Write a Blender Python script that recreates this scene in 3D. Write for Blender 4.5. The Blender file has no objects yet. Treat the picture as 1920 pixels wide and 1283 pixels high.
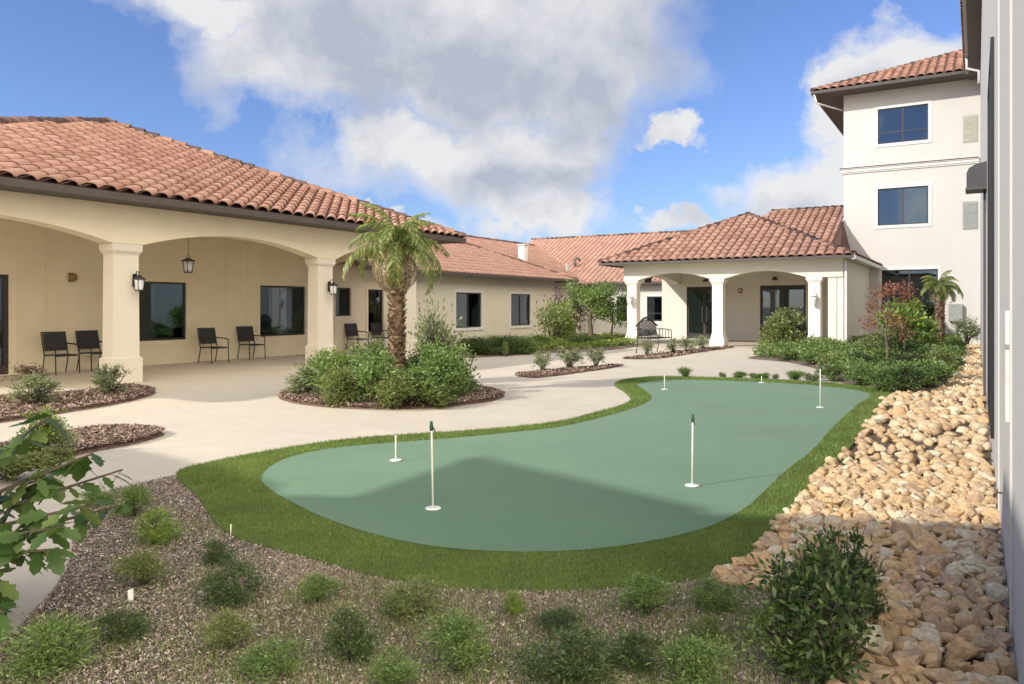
import bpy, bmesh, math, random
import numpy as np
from mathutils import Vector, Matrix
random.seed(7); rng = np.random.default_rng(11)
S = bpy.context.scene; COL = S.collection
PI = math.pi
F = 1434.0; HZ = 575.0; CX = 960.0; CAMZ = 1.5      # photograph's focal length, horizon row, centre column

def G(px, py):                                        # where a pixel's ray meets the ground
    y = CAMZ*F/(py-HZ); return ((px-CX)/F*y, y)
DU = np.array([.51893, .85482]); DN = np.array([.85482, -.51893])
def W(u, v, z=0.0): return Vector((u*DU[0]+v*DN[0], u*DU[1]+v*DN[1], z))   # courtyard axes: u runs away, v runs right
def UV(x, y): return (x*DU[0]+y*DU[1], x*DN[0]+y*DN[1])
ROT = math.atan2(DU[1], DU[0])

SUN_E = 2.75; SKY_S = .12; SKY_T = (.62,.68,.92); EXPO = .68; CL_S = .53; FILL_S = 3.1; CL_N = 2.0
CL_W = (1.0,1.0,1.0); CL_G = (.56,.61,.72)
CLOUDS = [(780,10,560,150),(880,130,430,140),(560,110,230,130),(400,0,190,90),(980,60,300,140),(880,300,290,115),(740,270,140,100),(1000,290,180,120),(1000,390,200,60),(1080,160,140,110),(1455,350,130,75),(1560,330,110,75),(1700,110,130,85),(1590,170,90,75),(1600,250,50,70),(1250,250,60,26),(1300,420,80,25),(640,420,200,22)]
DARKS = [(860,100,460,120),(820,150,420,90),(1090,170,200,110),(600,90,200,80),(930,340,260,60),(1480,400,160,50),(1700,160,120,50)]
# ---------------------------------------------------------------- tagging and linking
def tag(o, label=None, cat=None, group=None, kind=None):
    if label: o['label'] = label
    if cat: o['category'] = cat
    if group: o['group'] = group
    if kind: o['kind'] = kind
    return o
def empty(name, loc=(0,0,0), rz=0.0):
    o = bpy.data.objects.new(name, None); COL.objects.link(o)
    o.location = loc; o.rotation_euler = (0,0,rz); o.empty_display_size = .1
    return o
def obj(name, me, mat, parent=None):
    if isinstance(me, bmesh.types.BMesh):
        bm = me; me = bpy.data.meshes.new(name); bm.to_mesh(me); bm.free()
    o = bpy.data.objects.new(name, me); COL.objects.link(o)
    if mat is not None:
        me.materials.clear()
        for m in (mat if isinstance(mat, (list, tuple)) else [mat]): me.materials.append(m)
    if parent is not None:
        o.parent = parent
        o['_abs'] = 1
    return o
def rel(o):                                           # a child whose mesh was built in world coordinates
    if o.parent is not None:
        M = Matrix.LocRotScale(o.parent.location, o.parent.rotation_euler, o.parent.scale)
        o.matrix_parent_inverse = Matrix.Identity(4)
        o.data.transform(M.inverted())
    return o
def part(name, bm, mat, parent): return rel(obj(name, bm, mat, parent))
def struct(name, bm, mat, label=None):
    return tag(obj(name, bm, mat), label, None, None, 'structure')
def dup(root, loc, rz=0.0, sc=None, label=None, group=None):
    r = root.copy(); COL.objects.link(r); r.location = loc; r.rotation_euler = (0,0,rz)
    if sc is not None: r.scale = sc if hasattr(sc,'__len__') else (sc,sc,sc)
    if label: r['label'] = label
    if group: r['group'] = group
    for ch in list(root.children):
        c = ch.copy(); COL.objects.link(c); c.parent = r
        for g in ch.children:
            q = g.copy(); COL.objects.link(q); q.parent = c
    return r

# ---------------------------------------------------------------- mesh helpers
def fastmesh(name, V, Fc, smooth=False, colors=None):
    me = bpy.data.meshes.new(name); V = np.asarray(V, np.float32); Fc = np.asarray(Fc, np.int32)
    n, k = Fc.shape
    me.vertices.add(len(V)); me.vertices.foreach_set('co', V.ravel())
    me.loops.add(n*k); me.loops.foreach_set('vertex_index', Fc.ravel())
    me.polygons.add(n); me.polygons.foreach_set('loop_start', np.arange(0, n*k, k, dtype=np.int32))
    me.polygons.foreach_set('loop_total', np.full(n, k, np.int32))
    if smooth: me.polygons.foreach_set('use_smooth', np.ones(n, bool))
    me.update(calc_edges=True)
    return me
def quad(bm, a, b, c, d):
    return bm.faces.new([bm.verts.new(p) for p in (a,b,c,d)])
def box8(bm, P):
    v = [bm.verts.new(p) for p in P]
    for f in ((0,3,2,1),(4,5,6,7),(0,1,5,4),(1,2,6,5),(2,3,7,6),(3,0,4,7)): bm.faces.new([v[i] for i in f])
def buv(bm, u0, u1, v0, v1, z0, z1):
    box8(bm, [W(u0,v1,z0),W(u1,v1,z0),W(u1,v0,z0),W(u0,v0,z0),W(u0,v1,z1),W(u1,v1,z1),W(u1,v0,z1),W(u0,v0,z1)])
def box(bm, x0,x1,y0,y1,z0,z1):
    box8(bm, [(x0,y0,z0),(x1,y0,z0),(x1,y1,z0),(x0,y1,z0),(x0,y0,z1),(x1,y0,z1),(x1,y1,z1),(x0,y1,z1)])
def tube(bm, pts, r, seg=8, cap=True):
    pts = [Vector(p) for p in pts]; rs = r if hasattr(r,'__len__') else [r]*len(pts); rings = []
    for i, p in enumerate(pts):
        t = (pts[min(i+1,len(pts)-1)]-pts[max(i-1,0)]).normalized()
        a = t.cross(Vector((0,0,1)) if abs(t.z) < .9 else Vector((1,0,0))).normalized(); b = t.cross(a)
        rings.append([bm.verts.new(p+(a*math.cos(2*PI*k/seg)+b*math.sin(2*PI*k/seg))*rs[i]) for k in range(seg)])
    for A, B in zip(rings, rings[1:]):
        for k in range(seg): bm.faces.new((A[k],A[(k+1)%seg],B[(k+1)%seg],B[k])).smooth = True
    if cap: bm.faces.new(rings[0][::-1]); bm.faces.new(rings[-1])
def lathe(bm, prof, seg=16, c=(0,0,0)):
    rings = [[bm.verts.new((c[0]+r*math.cos(2*PI*k/seg), c[1]+r*math.sin(2*PI*k/seg), c[2]+z)) for k in range(seg)] for z, r in prof]
    for A, B in zip(rings, rings[1:]):
        for k in range(seg): bm.faces.new((A[k],A[(k+1)%seg],B[(k+1)%seg],B[k])).smooth = True
    bm.faces.new(rings[0][::-1]); bm.faces.new(rings[-1])
def bm_(): return bmesh.new()
def b_box(b,*a):
    box(b,*a); return b
def bevel(bm, w, seg=2):
    bmesh.ops.bevel(bm, geom=list(bm.edges), offset=w, segments=seg, affect='EDGES', clamp_overlap=True)
    return bm
def catmull(P, n=8, closed=True):
    P = [np.array(p, float) for p in P]; N = len(P); out = []
    for i in range(N if closed else N-1):
        a,b,c,d = (P[(i-1)%N],P[i],P[(i+1)%N],P[(i+2)%N]) if closed else (P[max(i-1,0)],P[i],P[i+1],P[min(i+2,N-1)])
        for k in range(n):
            t = k/n
            out.append(.5*((2*b)+(-a+c)*t+(2*a-5*b+4*c-d)*t*t+(-a+3*b-3*c+d)*t**3))
    if not closed: out.append(P[-1])
    return np.array(out)
def inside(poly, X, Y):
    poly = np.asarray(poly); r = np.zeros(X.shape, bool); j = len(poly)-1
    for i in range(len(poly)):
        xi, yi = poly[i]; xj, yj = poly[j]
        c = ((yi > Y) != (yj > Y)) & (X < (xj-xi)*(Y-yi)/((yj-yi) if yj != yi else 1e-12)+xi)
        r ^= c; j = i
    return r
def dist_poly(poly, X, Y):
    poly = np.asarray(poly); D = np.full(X.shape, 1e9)
    for a, b in zip(poly, np.roll(poly, -1, 0)):
        d = b-a; L = max(d@d, 1e-12)
        t = np.clip(((X-a[0])*d[0]+(Y-a[1])*d[1])/L, 0, 1)
        D = np.minimum(D, (X-a[0]-t*d[0])**2+(Y-a[1]-t*d[1])**2)
    return np.sqrt(D)
def hnoise(x, y, s):                                   # cheap smooth value noise
    v = 0
    for k,(fx,fy,p) in enumerate(((1,.3,0),( -.4,1,1.7),(.8,-.9,3.1),(1.7,1.1,4.4),(-1.3,2.1,.6))):
        v = v+np.sin((x*fx+y*fy)*s+p+1.3*np.sin((y*fx-x*fy)*s*.7+p))/(1+.4*k)
    return v/3.2
def sheet(poly, z0, height=None, step=None, skirt=0.0):   # filled outline, optionally mounded
    bm = bm_(); vs = [bm.verts.new((p[0],p[1],z0)) for p in poly]
    f = bm.faces.new(vs); f.normal_update()
    if f.normal.z < 0: f.normal_flip()
    ring = list(bm.edges)
    bmesh.ops.triangulate(bm, faces=[f])
    if step:
        P = np.array(poly); lo, hi = P.min(0), P.max(0)
        for ax in (0,1):
            c = lo[ax]+step
            while c < hi[ax]:
                co = [0,0,0]; co[ax] = c; no = [0,0,0]; no[ax] = 1
                bmesh.ops.bisect_plane(bm, geom=bm.verts[:]+bm.edges[:]+bm.faces[:], plane_co=co, plane_no=no); c += step
    if height:
        X = np.array([v.co.x for v in bm.verts]); Y = np.array([v.co.y for v in bm.verts])
        H = height(X, Y, dist_poly(poly, X, Y))
        for v, h in zip(bm.verts, H): v.co.z = z0+h
    if skirt:
        be = [e for e in bm.edges if e.is_boundary]
        r = bmesh.ops.extrude_edge_only(bm, edges=be)
        for v in r['geom']:
            if isinstance(v, bmesh.types.BMVert): v.co.z -= skirt
    for f in bm.faces: f.smooth = bool(height)
    return bm

# ---------------------------------------------------------------- materials
def newmat(name):
    m = bpy.data.materials.new(name); m.use_nodes = True; nt = m.node_tree
    b = nt.nodes['Principled BSDF']; return m, nt, b
def N(nt, t, **kw):
    n = nt.nodes.new(t)
    for k, v in kw.items():
        if k.startswith('i_'): n.inputs[k[2:].replace('_',' ')].default_value = v
        else: setattr(n, k, v)
    return n
def ramp(nt, fac, stops):
    r = nt.nodes.new('ShaderNodeValToRGB'); e = r.color_ramp.elements
    while len(e) < len(stops): e.new(.5)
    for x, (p, c) in zip(e, stops): x.position = p; x.color = (*c, 1)
    nt.links.new(fac, r.inputs[0]); return r.outputs[0]
def noise(nt, vec, scale, detail=6, rough=.6, dist=0.0):
    n = N(nt, 'ShaderNodeTexNoise'); n.inputs['Scale'].default_value = scale; n.inputs['Detail'].default_value = detail
    n.inputs['Roughness'].default_value = rough; n.inputs['Distortion'].default_value = dist
    if vec is not None: nt.links.new(vec, n.inputs['Vector'])
    return n.outputs['Fac']
def mixc(nt, fac, a, b, mode='MIX'):
    m = nt.nodes.new('ShaderNodeMix'); m.data_type = 'RGBA'; m.blend_type = mode
    for s, v in ((m.inputs['Factor'], fac), (m.inputs['A'], a), (m.inputs['B'], b)):
        if hasattr(v, 'is_linked'): nt.links.new(v, s)
        elif isinstance(v, (tuple, list)): s.default_value = (*v, 1)
        else: s.default_value = v
    return m.outputs['Result']
def bump(nt, b, h, strength, dist):
    n = nt.nodes.new('ShaderNodeBump'); n.inputs['Strength'].default_value = strength; n.inputs['Distance'].default_value = dist
    nt.links.new(h, n.inputs['Height']); nt.links.new(n.outputs[0], b.inputs['Normal'])
def gpos(nt): return nt.nodes.new('ShaderNodeNewGeometry').outputs['Position']
def island(nt): return nt.nodes.new('ShaderNodeNewGeometry').outputs['Random Per Island']
def noisy(name, c1, c2, scale, rough=.8, bs=.3, bd=.01, bscale=None, c3=None, scale2=.6):
    m, nt, b = newmat(name); P = gpos(nt)
    col = ramp(nt, noise(nt, P, scale), [(.32, c1), (.68, c2)])
    if c3: col = mixc(nt, ramp(nt, noise(nt, P, scale2, 4), [(.42,(0,0,0)),(.62,(1,1,1))]), col, c3)
    nt.links.new(col, b.inputs['Base Color']); b.inputs['Roughness'].default_value = rough
    bump(nt, b, noise(nt, P, bscale or scale*3, 8, .7), bs, bd); return m
def plain(name, c, rough=.5, metal=0.0, spec=.5):
    m, nt, b = newmat(name)
    P = gpos(nt); col = ramp(nt, noise(nt, P, 9, 5), [(.3, tuple(x*.86 for x in c)), (.7, tuple(min(1,x*1.1) for x in c))])
    nt.links.new(col, b.inputs['Base Color']); b.inputs['Roughness'].default_value = rough; b.inputs['Metallic'].default_value = metal
    b.inputs['Specular IOR Level'].default_value = spec
    return m
def islandmat(name, stops, rough=.8, nscale=None, bs=.4, bd=.01, objrand=False, trans=0.0, namt=.35):
    m, nt, b = newmat(name)
    fac = nt.nodes.new('ShaderNodeObjectInfo').outputs['Random'] if objrand else island(nt)
    col = ramp(nt, fac, stops)
    if nscale:
        P = gpos(nt); n1 = noise(nt, P, nscale, 8, .7)
        dark = ramp(nt, n1, [(.3,(.45,.42,.40)),(.65,(1.15,1.15,1.15))])
        col = mixc(nt, namt, col, mixc(nt, 1.0, col, dark, 'MULTIPLY'))
        bump(nt, b, n1, bs, bd)
    nt.links.new(col, b.inputs['Base Color']); b.inputs['Roughness'].default_value = rough
    if trans:
        t = nt.nodes.new('ShaderNodeBsdfTranslucent'); nt.links.new(mixc(nt, 1.0, col, (1.25,1.35,.6), 'MULTIPLY'), t.inputs[0])
        mx = nt.nodes.new('ShaderNodeMixShader'); mx.inputs[0].default_value = trans
        nt.links.new(b.outputs[0], mx.inputs[1]); nt.links.new(t.outputs[0], mx.inputs[2])
        nt.links.new(mx.outputs[0], nt.nodes['Material Output'].inputs[0])
    return m
M = {}
M['stucco'] = noisy('stucco_cream', (.765,.67,.50), (.81,.715,.54), 1.3, .9, .35, .004, 70, (.74,.64,.475), .5)
M['stucco2'] = noisy('stucco_ivory', (.72,.67,.57), (.76,.71,.61), 1.1, .9, .25, .004, 90)
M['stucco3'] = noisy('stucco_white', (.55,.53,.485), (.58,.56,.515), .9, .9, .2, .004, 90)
M['wingwall'] = noisy('stucco_sage', (.60,.56,.45), (.64,.60,.49), 1.0, .9, .25, .004, 80)
M['trim'] = plain('trim_white', (.67,.655,.62), .6)
M['colwhite'] = noisy('column_white', (.76,.73,.67), (.80,.77,.71), 2.0, .8, .2, .003, 70)
M['colcream'] = noisy('column_cream', (.68,.62,.52), (.72,.66,.56), 2.0, .85, .2, .003, 70)
M['bronze'] = plain('dark_bronze', (.042,.034,.03), .45, .0)
M['fascia'] = plain('fascia_brown', (.075,.062,.052), .55)
M['soffit'] = plain('soffit_brown', (.09,.075,.065), .7)
M['black'] = plain('black_metal', (.018,.018,.019), .4)
M['tile'] = islandmat('clay_tile', [(0,(.40,.215,.155)),(.3,(.46,.265,.20)),(.6,(.50,.295,.225)),(.9,(.54,.335,.26)),(1,(.38,.20,.14))], .8, 9, .3, .004, namt=.35)
M['tile2'] = islandmat('clay_tile_pink', [(0,(.31,.175,.13)),(.4,(.355,.205,.155)),(.75,(.38,.225,.17)),(1,(.33,.185,.14))], .8, 14, .3, .004)
M['tile3'] = islandmat('clay_tile_red', [(0,(.28,.145,.105)),(.3,(.33,.185,.14)),(.7,(.37,.21,.16)),(.9,(.41,.25,.195)),(1,(.27,.14,.10))], .8, 9, .3, .004, namt=.55)
M['pan'] = noisy('tile_underlay', (.07,.035,.026), (.12,.06,.042), 12, .85, .3, .01)
M['cap'] = islandmat('ridge_tile', [(0,(.05,.035,.03)),(.55,(.11,.06,.045)),(.85,(.24,.13,.09)),(1,(.33,.19,.13))], .8, 16, .4, .006)
M['mortar'] = noisy('mortar', (.10,.07,.06), (.2,.15,.12), 20, .9, .5, .01)
M['skin'] = plain('awning_brown', (.055,.047,.05), .5)
M['curtain'] = plain('curtain', (.55,.55,.50), .9)
M['cord'] = plain('pole_cream', (.82,.78,.68), .5)
M['white'] = plain('white_plastic', (.85,.84,.80), .4)
M['flag'] = plain('flag_green', (.03,.09,.05), .7)
M['brass'] = plain('brass_brown', (.26,.14,.05), .4)
M['frost'] = plain('frosted_glass', (.75,.76,.76), .25)
M['grey'] = plain('grey_steel', (.30,.31,.29), .5)
M['sling'] = plain('charcoal_sling', (.035,.033,.035), .8)
# pavement: sealed warm concrete with faint mottling and broom texture
m, nt, b = newmat('concrete_warm'); P = gpos(nt)
c = ramp(nt, noise(nt, P, .45, 5), [(.3,(.54,.485,.385)),(.7,(.60,.54,.435))])
c = mixc(nt, .5, c, mixc(nt, 1.0, c, ramp(nt, noise(nt, P, 2.2, 10, .75, .6), [(.3,(.80,.79,.78)),(.7,(1.08,1.08,1.08))]), 'MULTIPLY'))
nt.links.new(c, b.inputs['Base Color']); b.inputs['Roughness'].default_value = .8
bump(nt, b, noise(nt, P, 160, 4), .15, .002); M['concrete'] = m
m, nt, b = newmat('putting_turf'); P = gpos(nt)
c = ramp(nt, noise(nt, P, .55, 3), [(.3,(.066,.168,.078)),(.7,(.090,.205,.098))])
c = mixc(nt, .3, c, mixc(nt, 1.0, c, ramp(nt, noise(nt, P, 240, 3), [(.3,(.7,.7,.7)),(.7,(1.25,1.25,1.25))]), 'MULTIPLY'))
c = mixc(nt, .5, c, mixc(nt, 1.0, c, ramp(nt, noise(nt, P, 3.2, 6, .7, 1.5), [(.3,(.84,.88,.84)),(.7,(1.1,1.07,1.1))]), 'MULTIPLY'))
nt.links.new(c, b.inputs['Base Color']); b.inputs['Roughness'].default_value = .9
b.inputs['Sheen Weight'].default_value = .15
bump(nt, b, noise(nt, P, 300, 3), .4, .004); M['putt'] = m
M['turfbase'] = noisy('turf_base', (0.065,0.104,0.023), (0.130,0.182,0.046), 14, .9, .5, .01, 80)
M['blade'] = islandmat('turf_blade', [(0,(0.091,0.150,0.029)),(.5,(0.176,0.260,0.055)),(.85,(0.260,0.345,0.091)),(1,(0.364,0.416,0.156))], .7, 1.7, .05, .001, trans=.25, namt=.55)
M['soil'] = noisy('bed_soil', (.09,.065,.048), (.24,.18,.13), 16, .95, .8, .02, 60, (.16,.12,.09), 1.2)
M['redsoil'] = noisy('mulch_red', (.15,.085,.06), (.30,.19,.14), 18, .95, .9, .02, 60)
M['rocksoil'] = noisy('rock_bed_soil', (.09,.06,.035), (.17,.115,.065), 12, .95, .8, .02)
M['chip'] = islandmat('mulch_chip', [(0,(.05,.035,.028)),(.35,(.21,.155,.12)),(.7,(.42,.335,.275)),(.9,(.60,.51,.43)),(1,(.74,.66,.58))], .9)
M['redchip'] = islandmat('red_mulch_chip', [(0,(.08,.05,.035)),(.4,(.21,.135,.10)),(.8,(.34,.24,.185)),(1,(.48,.38,.31))], .9)
M['straw'] = islandmat('dry_grass', [(0,(.10,.075,.045)),(.25,(.34,.265,.18)),(.6,(.60,.50,.36)),(.9,(.78,.69,.54)),(1,(.22,.27,.09))], .85, trans=.2)
RK = [('tan',[(.0,(0.624,0.432,0.228)),(.5,(0.744,0.540,0.306)),(1,(0.672,0.492,0.282))]),('cream',[(0,(0.744,0.600,0.408)),(.5,(0.800,0.720,0.516)),(1,(0.768,0.636,0.456))]),
      ('orange',[(0,(0.696,0.456,0.228)),(.5,(0.768,0.528,0.288)),(1,(0.648,0.432,0.240))]),('brown',[(0,(0.504,0.348,0.216)),(.5,(0.600,0.432,0.276)),(1,(0.528,0.384,0.252))]),
      ('pink',[(0,(.58,.40,.25)),(.5,(.64,.46,.30)),(1,(.56,.40,.26))])]
for n_, st in RK: M['rock_'+n_] = islandmat('limestone_'+n_, st, .95, 26, .9, .02, objrand=True, namt=.75)
M['rock_all'] = islandmat('limestone_mixed', [(0,(0.525,0.350,0.188)),(.2,(0.750,0.537,0.306)),(.4,(0.675,0.450,0.225)),(.6,(0.800,0.712,0.481)),(.8,(0.750,0.537,0.325)),(1,(0.575,0.400,0.237))], .9, 22, .8, .02, namt=.6)
def leafm(name, a, b2, c3, trans=.3, rough=.5):
    M[name] = islandmat(name, [(0,a),(.5,b2),(.9,c3),(1,tuple(min(.6,x*1.5) for x in c3))], rough, trans=trans)
leafm('leaf_mid', (.08,.145,.035),(.15,.235,.06),(.25,.33,.11))
leafm('leaf_dark', (.035,.07,.022),(.068,.115,.034),(.13,.18,.06))
leafm('leaf_lime', (.12,.20,.03),(.20,.30,.05),(.28,.36,.08))
leafm('leaf_olive', (.11,.15,.045),(.19,.23,.075),(.29,.31,.13))
leafm('leaf_grey', (.15,.18,.10),(.23,.27,.15),(.34,.36,.23))
leafm('leaf_red', (.19,.06,.045),(.30,.11,.08),(.36,.20,.12))
leafm('leaf_maroon', (.07,.03,.03),(.13,.06,.045),(.2,.11,.07))
leafm('leaf_ground', (.10,.16,.03),(.19,.26,.05),(.30,.35,.09))
leafm('leaf_broad', (.04,.085,.022),(.08,.14,.036),(.15,.21,.065), .3, .4)
leafm('palm_leaf', (.08,.125,.03),(.17,.215,.055),(.34,.34,.10), .3)
leafm('dead_leaf', (.20,.14,.08),(.32,.24,.14),(.42,.34,.22), .2)
M['bark'] = noisy('bark', (.09,.065,.048), (.22,.17,.125), 30, .9, .8, .01)
M['palmbark'] = islandmat('palm_bark', [(0,(.12,.065,.04)),(.5,(.24,.15,.09)),(1,(.36,.26,.17))], .9, 40, .6, .008)
M['stem'] = noisy('dark_stem', (.05,.04,.03), (.11,.085,.06), 30, .9, .5, .005)
# glass: mirror-like at grazing, otherwise shows the dark room and curtain behind
m, nt, b = newmat('window_glass'); nt.nodes.remove(b)
gl = N(nt,'ShaderNodeBsdfGlossy'); gl.inputs['Roughness'].default_value = .02; gl.inputs['Color'].default_value = (.68,.82,.95,1)
tr = N(nt,'ShaderNodeBsdfTransparent'); tr.inputs[0].default_value = (.5,.57,.57,1)
fr = N(nt,'ShaderNodeFresnel'); fr.inputs[0].default_value = 1.65
ad = N(nt,'ShaderNodeMath', operation='ADD'); ad.inputs[1].default_value = .05; ad.use_clamp = True
nt.links.new(fr.outputs[0], ad.inputs[0]); mx = N(nt,'ShaderNodeMixShader')
nt.links.new(ad.outputs[0], mx.inputs[0]); nt.links.new(tr.outputs[0], mx.inputs[1]); nt.links.new(gl.outputs[0], mx.inputs[2])
nt.links.new(mx.outputs[0], nt.nodes['Material Output'].inputs[0]); M['glass'] = m
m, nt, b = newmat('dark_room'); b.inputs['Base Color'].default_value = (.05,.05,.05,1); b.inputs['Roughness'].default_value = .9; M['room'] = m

# ---------------------------------------------------------------- architecture helpers
def gridwall(bm, axis, fixed, thick, a0, a1, z0, z1, holes):
    """wall slab in courtyard axes. axis 'u': runs along u at v=fixed (front face) thickened to v=fixed-thick*sgn"""
    A = sorted({a0,a1,*[h[0] for h in holes],*[h[1] for h in holes]}); Z = sorted({z0,z1,*[h[2] for h in holes],*[h[3] for h in holes]})
    def pt(a, z, t): return W(a, fixed-t, z) if axis == 'u' else W(fixed+t, a, z)
    def solid(i, j):
        if i < 0 or j < 0 or i >= len(A)-1 or j >= len(Z)-1: return False
        a = (A[i]+A[i+1])/2; z = (Z[j]+Z[j+1])/2
        return not any(h[0] < a < h[1] and h[2] < z < h[3] for h in holes)
    for i in range(len(A)-1):
        for j in range(len(Z)-1):
            if not solid(i,j): continue
            p = [(A[i],Z[j]),(A[i+1],Z[j]),(A[i+1],Z[j+1]),(A[i],Z[j+1])]
            quad(bm, *[pt(a,z,0) for a,z in p]); quad(bm, *[pt(a,z,thick) for a,z in p[::-1]])
            for (e, ni, nj) in (((0,1),i,j-1),((1,2),i+1,j),((2,3),i,j+1),((3,0),i-1,j)):
                if not solid(ni,nj):
                    q, r = p[e[0]], p[e[1]]
                    quad(bm, pt(*q,0), pt(*q,thick), pt(*r,thick), pt(*r,0))
    bmesh.ops.remove_doubles(bm, verts=bm.verts, dist=1e-4)
def rbox(bm, axis, fixed, a0, a1, t0, t1, z0, z1):   # t measured outward from the wall's front face
    if axis == 'u': buv(bm, a0, a1, fixed+t0, fixed+t1, z0, z1)
    else: buv(bm, fixed-t1, fixed-t0, a0, a1, z0, z1)
def window(parent, axis, fixed, a0, a1, z0, z1, mull=1, rail=False, curtain=0, surround=.13, smat=None, label=None):
    fr = bm_(); w = .05
    rbox(fr, axis, fixed, a0, a1, -.10, -.04, z0, z0+w); rbox(fr, axis, fixed, a0, a1, -.10, -.04, z1-w, z1)
    rbox(fr, axis, fixed, a0, a0+w, -.10, -.04, z0+w, z1-w); rbox(fr, axis, fixed, a1-w, a1, -.10, -.04, z0+w, z1-w)
    for k in range(mull):
        c = a0+(a1-a0)*(k+1)/(mull+1); rbox(fr, axis, fixed, c-.025, c+.025, -.097, -.043, z0+w, z1-w)
    if rail: 
        zr = z0+(z1-z0)*.32
        edges = [a0+w]+[a0+(a1-a0)*(k+1)/(mull+1) for k in range(mull)]+[a1-w]
        for q, r in zip(edges, edges[1:]):
            rbox(fr, axis, fixed, q+(.025 if q != a0+w else 0), r-(.025 if r != a1-w else 0), -.094, -.046, zr-.02, zr+.02)
    f = part('window', fr, M['bronze'], parent)
    if label: f['label'] = label
    g = bm_(); rbox(g, axis, fixed, a0+.01, a1-.01, -.075, -.07, z0+.01, z1-.01); sub(g, 'pane', M['glass'], f)
    if surround:
        s = bm_(); e = .022; q = surround
        rbox(s, axis, fixed, a0-q, a1+q, .002, e, z1, z1+q); rbox(s, axis, fixed, a0-q, a1+q, .002, e+.012, z0-q, z0)
        rbox(s, axis, fixed, a0-q, a0, .002, e, z0, z1); rbox(s, axis, fixed, a1, a1+q, .002, e, z0, z1)
        sub(s, 'surround', smat or M['trim'], f)
    if curtain:
        cu = bm_()
        for (c0, c1) in ([(a0+.02, a0+(a1-a0)*.3),(a1-(a1-a0)*.3, a1-.02)] if curtain == 1 else ([(a0+(a1-a0)*.25, a0+(a1-a0)*.55)] if curtain == 2 else [(a0+.02,a1-.02)])):
            n = 16; prev = None
            for k in range(n+1):
                a = c0+(c1-c0)*k/n; t = -.15+.02*math.sin(k*2.4)
                P2 = [ (W(a, fixed+t, z) if axis == 'u' else W(fixed-t, a, z)) for z in (z0-.1, z1+.05)]
                P2 = [cu.verts.new(p) for p in P2]
                if prev: cu.faces.new((prev[0],P2[0],P2[1],prev[1])).smooth = True
                prev = P2
        sub(cu, 'curtain', M['curtain'], f)
    return f
def sub(bm, name, mat, parent):                        # sub-part: parent is itself a child in root coordinates
    o = obj(name, bm, mat, parent); root = parent.parent or parent
    Mx = Matrix.LocRotScale(root.location, root.rotation_euler, root.scale)
    o.data.transform(Mx.inverted()); return o
def arch_beam(axis, fixed, thick, spans, a0, a1, spring, crown, top):
    """beam along axis with shallow arches over spans; front at fixed, body behind it"""
    bm = bm_(); s = {a0, a1}
    for (p, q) in spans:
        for k in range(25): s.add(p+(q-p)*k/24)
    s = sorted(s)
    def zb(a):
        for (p, q) in spans:
            if p-1e-6 <= a <= q+1e-6:
                x = (2*a-p-q)/(q-p); return spring+(crown-spring)*(1-abs(x)**1.9)
        return spring
    def pt(a, z, t): return W(a, fixed-t, z) if axis == 'u' else W(fixed+t, a, z)
    R = [[bm.verts.new(pt(a, zz, t)) for (zz, t) in ((zb(a),0),(top,0),(top,thick),(zb(a),thick))] for a in s]
    for A, B in zip(R, R[1:]):
        for k in range(4): bm.faces.new((A[k],A[(k+1)%4],B[(k+1)%4],B[k]))
    bm.faces.new(R[0]); bm.faces.new(R[-1][::-1])
    return bm
def column(parent, u, v, hu, hv, prof, mat, label=None):
    bm = bm_(); rings = []
    for z, k in prof: rings.append([bm.verts.new(W(u+a*(hu+k), v+c*(hv+k), z)) for a, c in ((-1,-1),(1,-1),(1,1),(-1,1))])
    for A, B in zip(rings, rings[1:]):
        for k in range(4): bm.faces.new((A[k],A[(k+1)%4],B[(k+1)%4],B[k]))
    bm.faces.new(rings[0][::-1]); bm.faces.new(rings[-1])
    bmesh.ops.bevel(bm, geom=[e for e in bm.edges], offset=.008, segments=2, affect='EDGES', clamp_overlap=True)
    o = part('column', bm, mat, parent)
    if label: o['label'] = label
    return o
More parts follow.
